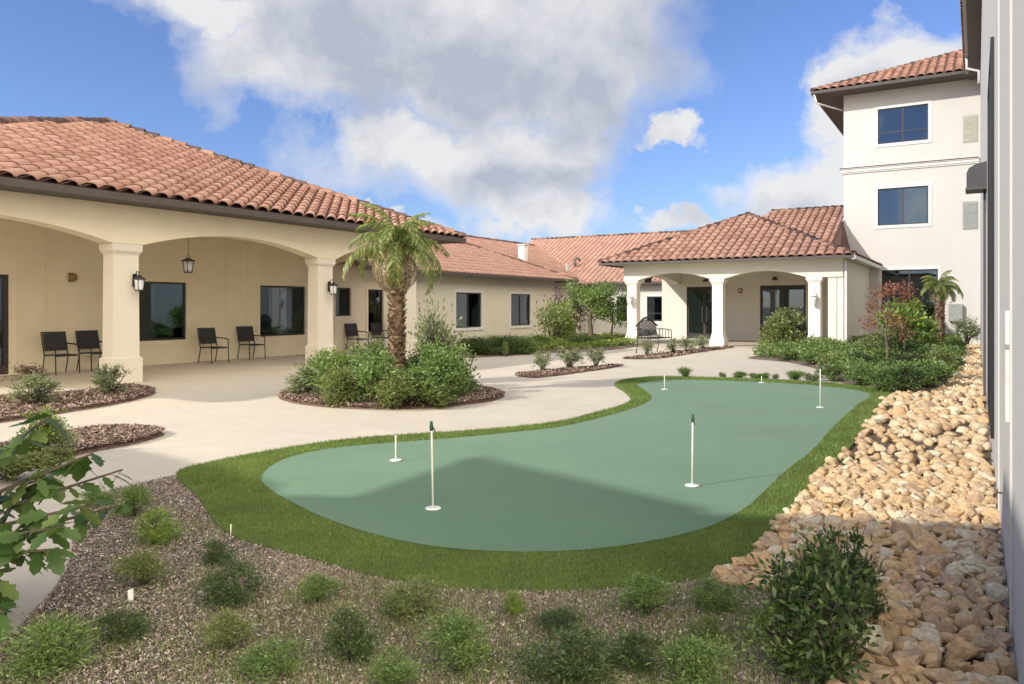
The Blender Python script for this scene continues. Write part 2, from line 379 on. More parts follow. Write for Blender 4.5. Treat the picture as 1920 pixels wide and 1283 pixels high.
def tiled_plane(bm, pts, sp=.32, cl=.42, rdir=None, seg=6, eave_over=.07, hgt=.26, lift=.024):
    """barrel tiles over a coplanar outline; pts[0]->pts[1] is the eave"""
    P = [Vector(p) for p in pts]; e = (P[1]-P[0]); L = e.length; e.normalize()
    n = (P[1]-P[0]).cross(P[-1]-P[0]).normalized()
    if n.z < 0: n = -n
    r = n.cross(e).normalized()
    cen = sum(P, Vector())/len(P)
    if r.dot(cen-P[0]) < 0: r = -r
    if rdir is not None:
        q = Vector(rdir); r = (q-n*q.dot(n)).normalized()
        if r.z < 0: r = -r
    rp = n.cross(e).normalized(); rp = rp if rp.dot(cen-P[0]) > 0 else -rp
    hmax = max((p-P[0]).dot(rp) for p in P); rl = hmax/r.dot(rp); skew = r.dot(e)*rl
    a_lo = min(0, -skew)-sp; a_hi = L+max(0,-skew)+sp
    if skew > 0: a_lo -= skew
    t = bm_(); i = math.floor(a_lo/sp)
    while i*sp < a_hi:
        j = 0
        while j*cl < rl+cl:
            b0 = j*cl-(eave_over if j == 0 else .03); b1 = (j+1)*cl+.02
            jit = random.uniform(-.006,.006); rows = []
            for b, w, lf_ in ((b0, .455*sp, lift+jit), (b1, .385*sp, .004)):
                rows.append([t.verts.new(P[0]+e*((i+.5)*sp+math.cos(PI*k/seg)*w)+r*b+n*(lf_+math.sin(PI*k/seg)*hgt*sp)) for k in range(seg+1)])
            for k in range(seg): t.faces.new((rows[0][k],rows[0][k+1],rows[1][k+1],rows[1][k])).smooth = True
            # nose thickness
            inn = [t.verts.new(v.co-n*.022) for v in rows[0]]
            for k in range(seg): t.faces.new((inn[k],inn[k+1],rows[0][k+1],rows[0][k]))
            j += 1
        i += 1
    for k in range(1, len(P)):
        a, b = P[k], P[(k+1)%len(P)]; no = (b-a).cross(Vector((0,0,1)))
        if no.length < 1e-5: continue
        if no.dot(cen-a) > 0: no = -no
        bmesh.ops.bisect_plane(t, geom=t.verts[:]+t.edges[:]+t.faces[:], plane_co=a, plane_no=no, clear_outer=True)
    me = bpy.data.meshes.new('t'); t.to_mesh(me); t.free(); bm.from_mesh(me); bpy.data.meshes.remove(me)
def caps(bm, a, b, rad=.13, step=.38):
    a = Vector(a); b = Vector(b); L = (b-a).length; t = (b-a).normalized(); s = t.cross(Vector((0,0,1))).normalized(); up = s.cross(t).normalized()
    if up.z < 0: up = -up
    k = 0
    while k*step < L:
        p0 = a+t*(k*step-.03); p1 = a+t*min((k+1)*step+.02, L+.02); jit = random.uniform(-.01,.01); rows = []
        for p, r_, l in ((p0, rad, .05+jit), (p1, rad*.84, .02)):
            rows.append([bm.verts.new(p+s*math.cos(PI*q/7)*r_*1.1+up*(l+math.sin(PI*q/7)*r_-.02)) for q in range(8)])
        for q in range(7): bm.faces.new((rows[0][q],rows[0][q+1],rows[1][q+1],rows[1][q])).smooth = True
        bm.faces.new(rows[0]); k += 1
def hiproof(parent, planes, ridges, mat, label=None, sp=.32, cl=.42, rdirs=None, seg=6, rad=.13, notile=(), name='roof', hgt=.26):
    base = bm_()
    for pl in planes:
        vs = [base.verts.new(p) for p in pl]; base.faces.new(vs)
    o = part(name, base, M['pan'], parent)
    tb = bm_()
    for k, pl in enumerate(planes):
        if k in notile: continue
        tiled_plane(tb, pl, sp, cl, (rdirs or {}).get(k), seg, hgt=(.15 if mat is M['tile2'] else hgt), lift=(.012 if mat is M['tile2'] else .036))
    sub(tb, 'roof_tiles', mat, o)
    if ridges:
        cb = bm_()
        for a, b in ridges: caps(cb, a, b, rad)
        sub(cb, 'ridge_cap', M['cap'], o)
    return o
def building(name, label, loc): return tag(empty(name, loc), label, 'building')

# ---------------------------------------------------------------- 1 arcade building (left)
AB = building('arcade_building', 'long cream stucco building with an arched walkway under a red tile roof', W(11,-18.1,0))
VW = -18.1
hol = [(7.25,8.6,.02,2.2),(11.15,13.0,.62,2.14),(15.45,17.25,.61,2.13),(18.55,19.3,1.18,2.13),(20.15,20.95,.62,2.1),(25.4,27.3,.62,2.08),(29.7,31.5,.62,2.08)]
bm = bm_(); gridwall(bm, 'u', VW, .22, 3.0, 22.0, 0, 3.5, [h for h in hol if h[1] < 22]); part('wall', bm, M['stucco'], AB)
bm = bm_(); gridwall(bm, 'u', VW+.003, .22, 22.0, 33.9, 0, 2.85, [h for h in hol if h[0] > 22])
buv(bm, 33.68, 33.9, -25, VW-.22, 0, 2.85); part('wing_wall', bm, M['wingwall'], AB)
bm = bm_(); buv(bm, 2.8, 3.0, -25, -18.1, 0, 3.5); buv(bm, 3.0, 33.6, -25.2, -25.0, 0, 2.85); part('outer_wall', bm, M['stucco'], AB)
bm = bm_(); buv(bm, 3.05, 33.6, -24.9, -18.4, 2.7, 2.75); buv(bm, 3.05, 33.6, -22.1, -22.0, 0, 2.65); part('interior', bm, M['room'], AB)
for h, cu, sm in ((hol[1],2,'stucco'),(hol[2],2,'stucco'),(hol[3],0,'stucco'),(hol[4],3,'stucco'),(hol[5],1,'wingwall'),(hol[6],2,'wingwall')):
    window(AB, 'u', VW+(.003 if h[0] > 22 else 0), h[0], h[1], h[2], h[3], 1 if h[0] > 22 else 0, False, cu, .12, M['trim'] if h[0] > 22 else M['stucco'])
d = hol[0]; bm = bm_()
rbox(bm,'u',VW,d[0],d[0]+.09,-.12,-.03,.02,2.2); rbox(bm,'u',VW,d[1]-.09,d[1],-.12,-.03,.02,2.2); rbox(bm,'u',VW,d[0]+.09,d[1]-.09,-.12,-.03,2.1,2.2)
rbox(bm,'u',VW,7.88,7.98,-.117,-.033,.02,2.1); rbox(bm,'u',VW,d[0]+.09,7.88,-.117,-.033,.02,.22); rbox(bm,'u',VW,7.98,d[1]-.09,-.117,-.033,.02,.22)
dd = part('door', bm, M['bronze'], AB)
g = bm_(); rbox(g,'u',VW,d[0]+.05,d[1]-.05,-.08,-.075,.1,2.15); sub(g,'pane',M['glass'],dd)
g = bm_(); rbox(g,'u',VW,8.02,8.05,-.03,.03,.95,1.25); sub(g,'handle',M['grey'],dd)
# control joints and plinth band on the wall
bm = bm_()
for u in (9.35, 14.25, 16.0-1.0): rbox(bm,'u',VW,u-.012,u+.012,.001,.012,.0 if u < 14 else .95,3.4)
rbox(bm,'u',VW,8.72,8.76,.001,.014,.0,2.4)
part('control_joint', bm, M['stucco'], AB)
colprof = [(0,.04),(.50,.04),(.512,.0),(2.50,-.012),(2.53,.0),(2.575,.035),(2.60,.04),(2.72,.04)]
US = [3.6, 8.84, 14.17, 17.6]
for u in US: column(AB, u, -14.33, .27, .19, colprof, M['colcream'])
spans = [(3.93,8.52),(9.16,13.85),(14.49,17.28)]
part('arch_beam', arch_beam('u', -14.10, .42, spans, 3.2, 18.0, 2.722, 3.06, 3.47), M['stucco'], AB)
part('arch_beam', arch_beam('v', 17.58, .42, [(-18.0,-14.8)], -18.1, -14.52, 2.722, 3.0, 3.466), M['stucco'], AB)
part('arch_beam', arch_beam('v', 3.2, .42, [(-18.0,-14.8)], -18.1, -14.52, 2.722, 3.0, 3.466), M['stucco'], AB)
bm = bm_(); buv(bm, 3.0, 18.9, -18.08, -14.52, 3.40, 3.46); part('ceiling', bm, M['stucco2'], AB)
E0, E1, A_ = W(2.35,-13.54,3.62), W(19.4,-13.54,3.62), W(12.31,-20.6,6.57)
B1, B0 = W(19.4,-27.66,3.62), W(2.35,-27.66,3.62)
rib = W(0,0,0); vx, vy = 700, 170; rib = Vector(((vx-CX)/F, 1.0, (HZ-vy)/F))
hiproof(AB, [[E0,E1,A_],[E1,B1,A_],[B1,B0,A_],[B0,E0,A_]], [(E1,A_),(E0,A_),(B1,A_),(B0,A_)], M['tile'], sp=.35, cl=.52, rdirs={0:rib}, seg=8, notile=(2,), rad=.15)
bm = bm_()   # fascia gutter and soffit
for (a,b,c,d_) in ((2.30,19.45,-13.58,-13.46),(2.30,19.45,-27.74,-27.62)): buv(bm,a,b,c,d_,3.47,3.60)
buv(bm,19.36,19.48,-27.62,-13.58,3.47,3.60); buv(bm,2.27,2.39,-27.62,-13.58,3.47,3.60)
part('gutter', bm, M['fascia'], AB)
bm = bm_(); buv(bm,2.4,19.35,-27.6,-13.6,3.475,3.50); part('soffit', bm, M['soffit'], AB)
# wing roof beyond the arcade
zE = 2.86; w0, w1 = W(17.5,-17.55,zE), W(35.3,-17.55,zE); ra, rb = W(17.5,-21.5,4.55), W(31.36,-21.5,4.55); wb1, wb0 = W(35.3,-25.45,zE), W(17.5,-25.45,zE)
hiproof(AB, [[w0,w1,rb,ra],[w1,wb1,rb],[wb1,wb0,ra,rb]], [(ra,rb),(w1,rb),(wb1,rb)], M['tile2'], sp=.30, cl=.4, seg=5, notile=(2,), rad=.10, name='wing_roof')
bm = bm_(); buv(bm,19.3,35.34,-17.58,-17.47,2.74,2.855); buv(bm,35.27,35.38,-25.4,-17.58,2.74,2.855); part('wing_gutter', bm, M['fascia'], AB)
bm = bm_(); buv(bm,22.02,35.26,-25.4,-17.59,2.855,2.859); part('wing_soffit', bm, M['soffit'], AB)
bm = bm_()
buv(bm,33.9,34.0,-18.25,-18.15,0,2.74); part('downspout', bm, M['fascia'], AB)

# ---------------------------------------------------------------- 2 far wings behind
CB = building('rear_building', 'low wing closing the far side of the courtyard under a plain pinkish tile roof', W(39.6,-14,0))
bm = bm_(); gridwall(bm, 'v', 39.6, .22, -24.0, -12.0, 0, 2.8, [(-17.2,-16.2,.7,2.05),(-15.4,-13.3,.7,2.05)])
gridwall(bm, 'v', 39.6, .22, -11.9, -5.0, 0, 2.8, [])
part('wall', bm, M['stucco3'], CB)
bm = bm_(); buv(bm, 41.5, 41.6, -24, -5, 0, 2.7); part('interior', bm, M['room'], CB)
window(CB,'v',39.6,-17.2,-16.2,.7,2.05,0); window(CB,'v',39.6,-15.4,-13.3,.7,2.05,1,True)
e0,e1,r1,r0 = W(39.0,-26.0,2.85), W(39.0,-3.0,2.85), W(45.5,-3.0,6.06), W(45.5,-26.0,6.06)
k0,k1 = W(52,-26,2.85), W(52,-3,2.85)
hiproof(CB, [[e0,e1,r1,r0],[k1,k0,r0,r1]], [(r0,r1)], M['tile2'], sp=.32, cl=.42, seg=4, notile=(1,), rad=.1)
bm = bm_(); buv(bm,38.93,39.04,-24,-5,2.74,2.85); part('gutter', bm, M['fascia'], CB)
s0,s1,t1,t0 = W(24,-18.6,2.75), W(44,-18.6,2.75), W(44,-25,5.5), W(24,-25,5.5)
q0,q1 = W(24,-31.4,2.75), W(44,-31.4,2.75)
hiproof(CB, [[s0,s1,t1,t0],[q1,q0,t0,t1]], [(t0,t1)], M['tile2'], sp=.32, cl=.42, seg=4, notile=(1,), rad=.1, name='side_roof')
bm = bm_(); buv(bm,34.2,38.9,-24.6,-19.2,0,2.8); part('side_wall', bm, M['stucco3'], CB)
cxy = Vector((.62, 43.0, 0)); ch = tag(empty('chimney', (cxy.x,cxy.y,4.1), ROT), 'square white chimney standing in the valley between the two far tiled roofs', 'chimney')
bm = bm_(); box(bm,-.2,.2,-.2,.2,-.8,.82); bevel(bm,.01); obj('shaft', bm, M['trim'], ch)
bm = bm_(); box(bm,-.25,.25,-.25,.25,.82,.90); bevel(bm,.015); obj('coping', bm, M['stucco3'], ch)
def roof_z(x, y):
    u, v = UV(x, y); return 2.85+(u-39.0)*(6.06-2.85)/6.5
for (px, y_, h_, lab) in ((1063,44.6,.75,'slim straight vent pipe on the far pink roof'),(1078,45.6,.6,'bent vent pipe with a hood on the far pink roof')):
    x_ = (px-CX)/F*y_; z_ = roof_z(x_,y_); t = tag(empty('vent_pipe',(x_,y_,z_)), lab, 'vent pipe')
    bm = bm_()
    tube(bm, [(0,0,-.15),(0,0,h_)] if px == 1063 else [(0,0,-.15),(0,0,h_*.8),(.1,-.03,h_),(.3,-.1,h_*.75)], .075, 10); obj('pipe', bm, M['grey'] if px == 1063 else M['fascia'], t)
    bm = bm_(); lathe(bm, [(-.1,.18),(.02,.14),(.1,.08)], 12); obj('flashing', bm, M['cap'], t)

# ---------------------------------------------------------------- 3 entrance pavilion (right of centre)
PV = building('entrance_pavilion', 'low ivory entrance porch with three white columns and red hip roof', W(31,-8.2,0))
UF, UB = 28.45, 34.3
drs = [(-11.4,-9.75,.02,2.40),(-8.1,-6.2,.02,2.42)]
bm = bm_(); gridwall(bm,'v',UB,.2,-12.6,-4.15,0,3.1,drs); part('wall', bm, M['stucco2'], PV)
bm = bm_(); buv(bm,UF+.06,36.04,-4.12,-3.92,0,3.15); part('side_wall', bm, M['stucco2'], PV)
bm = bm_(); buv(bm,UF+.055,UF+.42,-4.42,-4.14,0,2.93); part('pier', bm, M['stucco2'], PV)
bm = bm_(); buv(bm,37.0,37.1,-12.5,-4.2,0,3.0); buv(bm,34.6,37,-12.5,-4.2,2.95,3.0); part('interior', bm, M['room'], PV)
for k, (a,b_,z0,z1) in enumerate(drs):
    bm = bm_(); w = .09
    rbox(bm,'v',UB,a,a+w,-.12,-.03,z0,z1); rbox(bm,'v',UB,b_-w,b_,-.12,-.03,z0,z1); rbox(bm,'v',UB,a+w,b_-w,-.12,-.03,z1-w,z1)
    m_ = (a+b_)/2; rbox(bm,'v',UB,m_-.06,m_+.06,-.117,-.033,z0,z1-w)
    for q, r in ((a+w,m_-.06),(m_+.06,b_-w)): rbox(bm,'v',UB,q,r,-.114,-.036,z0,z0+.25); rbox(bm,'v',UB,q,r,-.114,-.036,z1-w-.1,z1-w)
    dr = part('door', bm, M['bronze'], PV)
    g = bm_(); rbox(g,'v',UB,a+.05,b_-.05,-.08,-.075,z0+.1,z1-.1); sub(g,'pane',M['glass'],dr)
    g = bm_()
    for s_ in (-1,1): rbox(g,'v',UB,m_+s_*.10-.015,m_+s_*.10+.015,-.03,.04,.8,1.5)
    sub(g,'handle',M['grey'],dr)
    g = bm_(); q = .14
    rbox(g,'v',UB,a-q,a,.002,.03,0,z1+q); rbox(g,'v',UB,b_,b_+q,.002,.03,0,z1+q); rbox(g,'v',UB,a,b_,.002,.03,z1,z1+q); sub(g,'door_surround',M['stucco2'],dr)
cp2 = [(0,.075),(.22,.075),(.42,.02),(.55,0),(2.30,0),(2.36,.02),(2.42,.06),(2.46,.075),(2.53,.075)]
VC = [-4.86,-8.28,-11.7]
for v in VC: column(PV, 28.64, v, .20, .20, cp2, M['colwhite'])
part('arch_beam', arch_beam('v', UF, .40, [(-11.45,-8.53),(-8.03,-5.11)], -12.05, -3.93, 2.533, 2.80, 3.17), M['stucco2'], PV)
part('arch_beam', arch_beam('u', -11.65, .40, [(29.2,33.9)], UF+.41, 34.29, 2.533, 2.80, 3.165), M['stucco2'], PV)
bm = bm_(); buv(bm,UF+.41,34.29,-11.64,-4.13,3.05,3.10); part('ceiling', bm, M['stucco2'], PV)
p0,p1 = W(27.84,-12.8,3.24), W(27.84,-3.54,3.24); ap = W(32.45,-8.17,5.32); ar = W(41.5,-8.17,5.32)
pl0, pr0 = W(41.5,-12.8,3.24), W(36.03,-3.54,3.24); prr = W(36.03,-8.17,5.32)
hiproof(PV, [[p0,p1,ap],[p1,pr0,prr,ap],[pl0,p0,ap,ar]], [(p0,ap),(p1,ap),(ap,prr)], M['tile3'], sp=.31, cl=.4, seg=6, rad=.12)
# taller roof rising behind against the tower
h0,h1,h2,h3 = W(32.6,-8.3,3.75), W(32.6,-5.0,3.75), W(37.6,-5.0,6.0), W(37.6,-8.3,6.0); hl = W(37.6,-11.5,4.1)
hiproof(PV, [[h0,h1,h2,h3],[hl,h0,h3]], [(h3,h2)], M['tile3'], sp=.31, cl=.4, seg=6, rad=.12, name='rear_roof')
hiproof(PV, [[W(32.7,-4.62,3.745),W(36.03,-4.62,3.745),W(36.03,-4.99,5.28),W(32.7,-4.99,3.80)]], [], M['tile3'], sp=.31, cl=.4, seg=6, name='roof_cheek')
bm = bm_(); buv(bm,27.78,27.90,-12.84,-3.50,3.13,3.225); buv(bm,27.9,41,-12.86,-12.75,3.13,3.225); part('gutter', bm, M['fascia'], PV)
bm = bm_(); buv(bm,27.80,36.03,-3.585,-3.46,3.10,3.23); part('side_gutter', bm, M['trim'], PV)
bm = bm_(); buv(bm,27.9,36.0,-12.7,-3.60,3.175,3.20); part('soffit', bm, M['stucco2'], PV)
bm = bm_(); buv(bm,UF-.02,UF+.05,-3.88,-3.80,0.05,3.1); part('downspout', bm, M['trim'], PV)

# ---------------------------------------------------------------- 4 tower (three storeys)
TW = building('tower_building', 'three storey white stucco block at the end of the right wing with red tile eaves', W(36.05,-2,0))
UT = 36.05
tw = [(-3.60,-1.70,8.42,9.92),(-3.60,-1.70,4.95,6.52),(-3.45,-1.35,.9,3.05)]
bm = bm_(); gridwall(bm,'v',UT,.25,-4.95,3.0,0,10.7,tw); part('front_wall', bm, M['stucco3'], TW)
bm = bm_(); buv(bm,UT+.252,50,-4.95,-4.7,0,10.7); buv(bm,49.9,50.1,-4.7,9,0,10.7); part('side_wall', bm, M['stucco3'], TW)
bm = bm_(); buv(bm,39,39.1,-4.6,3,0,10.6)
for z in (3.6,7.2,10.4): buv(bm,UT+.26,38.9,-4.6,3,z,z+.05)
part('interior', bm, M['room'], TW)
window(TW,'v',UT,*tw[0],1,True,0); window(TW,'v',UT,*tw[1],1,False,0); window(TW,'v',UT,*tw[2],1,False,0)
bm = bm_()
for z0,z1,e in ((7.27,7.33,.05),(7.33,7.45,.09),(7.45,7.50,.13)):
    buv(bm,UT-e,UT-.002,-4.95-e,.1,z0,z1); buv(bm,UT-.002,45,-4.95-e,-4.952,z0,z1)
part('belt_course', bm, M['trim'], TW)
bm = bm_(); buv(bm,UT-.155,UT-.132,-5.1,.1,7.485,7.515); part('belt_flashing', bm, M['cap'], TW)
for z0, z1 in ((8.15,9.25),(4.63,5.75)):
    bm = bm_(); buv(bm,UT-.03,UT-.002,-.47,.05,z0,z1)
    for k in range(14): zz = z0+.05+k*(z1-z0-.1)/14; buv(bm,UT-.045,UT-.031,-.44,.02,zz,zz+.035)
    part('louvre_vent', bm, M['grey'] if z0 < 6 else plain('louvre_sage',(.42,.41,.33),.6), TW)
ze = 10.82; c0,c1 = W(35.05,-6.05,ze), W(35.05,12,ze); c2,c3 = W(51,12,ze), W(51,-6.05,ze)
ta, tb_ = W(43.03,1.93,ze+3.35), W(43.03,4.02,ze+3.35)
hiproof(TW, [[c0,c1,tb_,ta],[c3,c0,ta]], [(c0,ta)], M['tile3'], sp=.33, cl=.42, seg=5, rad=.12)
bm = bm_(); buv(bm,34.98,35.1,-6.12,0.6,10.68,10.80); buv(bm,35.1,51,-6.12,-6.0,10.68,10.80); part('gutter', bm, M['bronze'], TW)
bm = bm_(); buv(bm,35.1,UT-.001,-6.0,.55,10.70,10.73); buv(bm,UT,51,-6.0,-4.955,10.70,10.73); part('soffit', bm, M['soffit'], TW)
bm = bm_(); tube(bm,[W(35.06,-6.0,10.66),W(35.15,-5.9,10.3),W(36.2,-5.02,10.1)],.04,8); part('gutter_elbow', bm, M['trim'], TW)

# ---------------------------------------------------------------- 5 near wing on the right
NW = building('right_wing', 'tall white stucco wall running along the right side of the photo beside the rock bed', W(12,.14,0))
bm = bm_()
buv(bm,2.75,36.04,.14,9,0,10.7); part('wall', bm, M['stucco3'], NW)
bm = bm_()   # pilaster strips / expansion joints
for u in (4.1,6.3): buv(bm,u-.012,u+.012,.128,.139,0,10.6)
part('control_joint', bm, M['stucco3'], NW)
bm = bm_(); buv(bm,12.0,35.9,-.26,.13,10.62,10.66); part('soffit', bm, M['soffit'], NW)
bm = bm_(); buv(bm,12.0,34.9,-.36,-.262,10.60,10.76); part('gutter', bm, plain('gutter_taupe',(.30,.26,.21),.5), NW)
g0,g1,g2,g3 = W(12,-.33,10.80), W(34.9,-.33,10.80), W(34.9,4,12.6), W(12,4,12.6)
hiproof(NW, [[g0,g1,g2,g3]], [], M['tile'], seg=5)
bm = bm_(); tube(bm,[W(32.5,-.30,10.6),W(32.5,-.30,10.2),W(32.5,.08,10.05),W(32.5,.08,9.6)],.05,8); part('gutter_elbow', bm, M['trim'], NW)
bm = bm_()
buv(bm,8.2,8.28,.11,.139,.3,3.95); buv(bm,10.3,10.38,.11,.139,.3,3.95); buv(bm,8.28,10.3,.11,.139,.3,.38); buv(bm,8.28,10.3,.11,.139,3.87,3.95); buv(bm,9.25,9.32,.111,.139,.38,3.87)
wf = part('window', bm, M['black'], NW); wf['label'] = 'tall dark window seen edge on in the white wall'
g = bm_(); buv(g,8.28,10.3,.124,.130,.38,3.87); sub(g,'pane',plain('dark_glass',(.02,.022,.025),.1),wf)
lh = tag(empty('leader_head', W(14.1,.139,3.55), ROT), 'dark brown rainwater box jutting from the white wall with a downspout beneath it', 'rainwater box')
bm = bm_(); vs = []
prof = [(-.0,-.20),(-.27,-.20),(-.27,.02),(-.24,.10),(-.16,.15),(0,.19)]
for s_ in (-.25,.25): vs.append([bm.verts.new((s_, -y, z)) for y, z in prof])
bm.faces.new(vs[0]); bm.faces.new(vs[1][::-1])
for k in range(len(prof)): bm.faces.new((vs[0][k],vs[1][k],vs[1][(k+1)%len(prof)],vs[0][(k+1)%len(prof)]))
obj('head_box', bm, M['skin'], lh)
bm = bm_(); box(bm,-.27,.27,0.0,.285,-.235,-.201); obj('rim', bm, M['fascia'], lh)
bm = bm_(); box(bm,-.03,.03,.01,.045,-3.45,-.236); obj('downspout', bm, M['fascia'], lh)
hb = tag(empty('hose_bib', W(5.6,.138,.35), ROT), 'tiny metal tap low on the white wall at the right edge', 'tap'); hb.scale = (.5,.5,.5)
bm = bm_(); tube(bm,[(0,0,0),(0,.06,0),(0,.09,-.03),(0,.09,-.06)],.011,8); obj('spout', bm, M['brass'], hb)
bm = bm_(); tube(bm,[(0,.05,0),(0,.05,.035)],.006,6); tube(bm,[(-.025,.05,.037),(.025,.05,.037)],.007,6); obj('valve_handle', bm, M['brass'], hb)
dsp = tag(empty('conduit', W(4.35,.138,0), ROT), 'slim white conduit running down the near white wall', 'conduit')
bm = bm_(); box(bm,-.012,.012,.002,.02,.95,1.48); obj('pipe', bm, M['trim'], dsp)
bm = bm_(); box(bm,-.02,.02,0,.023,1.3,1.32); obj('strap', bm, M['grey'], dsp)
# ---------------------------------------------------------------- 6 building behind the camera that shades the foreground
SB = building('south_building', 'low tiled building behind the viewer whose roof shades the foreground', (-9,-3,0))
sx, sy = 1.62, .86                                     # shadow offset per metre of height
def caster(px, py, h): g_ = G(px, py); return Vector((g_[0]-sx*h, g_[1]-sy*h, h))
zc = 4.3
a1 = caster(1640,985,zc); a0 = caster(560,935,zc); apx = caster(905,860,5.6)
dirn = (a1-a0).normalized(); far = a1+dirn*1.3; bk = Vector((-.43,-.9,0))
a0b, farb = a0+bk*9, far+bk*9
left = a0+Vector((-.2,-.3,0)); apb = apx+bk*5
m1 = caster(1340,962,zc); m0 = caster(690,938,zc)
bm = bm_()
def tri(*p): bm.faces.new([bm.verts.new(q) for q in p])
tri(a0, far, farb, a0b)
m0b, m1b = m0+bk*5, m1+bk*5
tri(m0,m1,apx); tri(m0,apx,apb,m0b); tri(m1,m1b,apb,apx)
part('roof', bm, M['cap'], SB)
wl0 = caster(290,848,3.6); wl1 = caster(540,915,3.6); wl2 = wl0+Vector((-7,1.0,0)); 
def wallbox(p, q, th, z0, z1):
    t = (q-p); t.z = 0; t.normalize(); n_ = Vector((t.y,-t.x,0))*th
    box8(bm,[Vector((a.x,a.y,z)) for z in (z0,z1) for a in (p,q,q+n_,p+n_)])
bm = bm_(); wallbox(a0+bk*.8, far+bk*.8, .3, 0, 4.1); part('wall', bm, M['stucco'], SB)
bm = bm_()
tri(wl0,wl1,wl1+Vector((-1.5,-3,1.2)),wl0+Vector((-1.5,-3,1.2))); tri(wl1,wl1+Vector((-1.5,-3,1.2)),wl1+Vector((-3,-6,0))); tri(wl0,wl2,wl0+Vector((-1.5,-3,1.2)))
tri(wl0+Vector((-1.5,-3,1.2)),wl1+Vector((-1.5,-3,1.2)),wl1+Vector((-3,-6,0)),wl2)
part('porch_roof', bm, M['cap'], SB)
bm = bm_(); wallbox(wl0+Vector((-.8,-1.0,0)), wl1+Vector((-.6,-1.0,0)), .3, 0, 3.5); part('porch_wall', bm, M['stucco'], SB)

# ---------------------------------------------------------------- 7 ground sheets
bm = bm_(); quad(bm,(-900,-900,-.06),(900,-900,-.06),(900,900,-.06),(-900,900,-.06)); struct('ground', bm, M['soil'])
bm = bm_(); P4 = [W(-14,-27,0),W(-14,.2,0),W(41,.2,0),W(41,-27,0)]
pv = [bm.verts.new(p) for p in P4]; f = bm.faces.new(pv); f.normal_update()
if f.normal.z < 0: f.normal_flip()
struct('pavement', bm, M['concrete'])
def px(pts, n=6, closed=True): return catmull([G(*p) if len(p) == 2 else p[:2] for p in pts], n, closed)
outer = px([(330,895),(400,872),(520,849),(640,831),(760,821),(880,813),(980,804),(1060,793),(1120,777),(1166,764),(1183,752),(1172,737),(1153,724),(1166,716),(1205,711),(1250,709),(1400,713),(1540,720),(1620,729),(1679,741),(1664,766),(1640,790),(1601,837),(1572,868),(1538,893),(1521,928),(1484,968),(1459,994),(1436,1029),(1398,1064),(1340,1086),(1260,1101),(1150,1111),(1030,1117),(900,1115),(790,1106),(690,1085),(590,1058),(500,1034),(440,1015),(400,985),(372,940)],5)
inner = px([(490,906),(505,884),(545,864),(620,848),(710,839),(850,828),(950,818),(1040,808),(1110,793),(1165,778),(1208,762),(1222,749),(1208,736),(1195,725),(1230,718),(1290,716),(1400,719),(1530,727),(1628,741),(1608,764),(1565,804),(1525,850),(1473,892),(1430,934),(1398,962),(1350,990),(1290,1011),(1200,1030),(1100,1043),(1000,1047),(890,1044),(790,1033),(690,1010),(600,978),(530,942),(500,922)],5)
struct('turf_fringe', sheet(outer, .034, skirt=.04), M['turfbase'])
putt = struct('putting_green', sheet(inner, .040, lambda X,Y,D: .012*hnoise(X,Y,.9)*np.clip(D/.6,0,1), .35), M['putt'])
fore = np.vstack([px([(352,889),(300,902),(250,913),(190,930),(150,962),(138,1010),(132,1050),(105,1105),(52,1165),(0,1213),(-120,1280),(-330,1400)],5,False),
                  [(-2.4,1.2),(1.6,1.2)], px([(1560,1500),(1535,1283),(1520,1200),(1470,1130),(1400,1112),(1345,1098),(1345,1060),(1250,1085),(1000,1095),(760,1080),(560,1030),(440,980),(400,930)],4,False)])
struct('mulch_bed', sheet(fore, .006, lambda X,Y,D: np.clip(D/.12,0,1)*(.008+.012*hnoise(X,Y,5)), .12), M['soil'])
rockp = np.vstack([px([(1650,752),(1690,742),(1760,735),(1795,690),(1812,650)],3,False), [tuple(W(30.8,-.55)[:2]), tuple(W(33.5,-.5)[:2]), tuple(W(33.5,.12)[:2]), tuple(W(2.0,.12)[:2]), tuple(W(1.2,-1.2)[:2])],
                   px([(1552,1290),(1535,1230),(1470,1128),(1400,1112),(1330,1095),(1385,1066),(1428,1030),(1452,992),(1478,962),(1514,926),(1530,892),(1566,866),(1594,836),(1634,788)],3,False)])
struct('rock_bed_ground', sheet(rockp, .010, lambda X,Y,D: np.clip(D/.3,0,1)*(.008+.006*hnoise(X,Y,3)), .25), M['rocksoil'])
def mound(h, w): return lambda X,Y,D: h*np.clip(D/w,0,1)**.6+.012*hnoise(X,Y,7)*np.clip(D/.1,0,1)
island_p = px([(523,744),(560,733),(640,726),(735,722),(830,724),(905,731),(945,741),(925,752),(860,761),(770,767),(680,768),(590,762),(540,754)],5)
struct('planting_bed', sheet(island_p, .006, mound(.05,.4), .15), M['redsoil'])
bed_l = px([(-160,770),(-160,812),(0,793),(100,778),(200,762),(265,748),(292,737),(270,729),(225,727),(150,738),(60,744),(0,748)],4)
struct('planting_bed', sheet(bed_l, .006, mound(.04,.3), .15), M['redsoil'])
bed_m = px([(-260,870),(-240,930),(0,884),(95,866),(170,849),(240,836),(290,823),(308,815),(285,808),(230,806),(170,810),(100,821),(0,842)],4)
struct('planting_bed', sheet(bed_m, .006, mound(.04,.3), .12), M['redsoil'])
bed_s = px([(965,704),(1000,698),(1080,691),(1165,685),(1150,690),(1090,699),(1040,706),(1000,709)],4)
struct('planting_bed', sheet(bed_s, .006, mound(.02,.2), .2), M['redsoil'])
bed_b = px([(1166,673),(1200,669),(1270,660),(1340,652),(1375,652),(1320,660),(1250,671),(1210,674)],4)
struct('planting_bed', sheet(bed_b, .006, mound(.02,.2), .2), M['redsoil'])
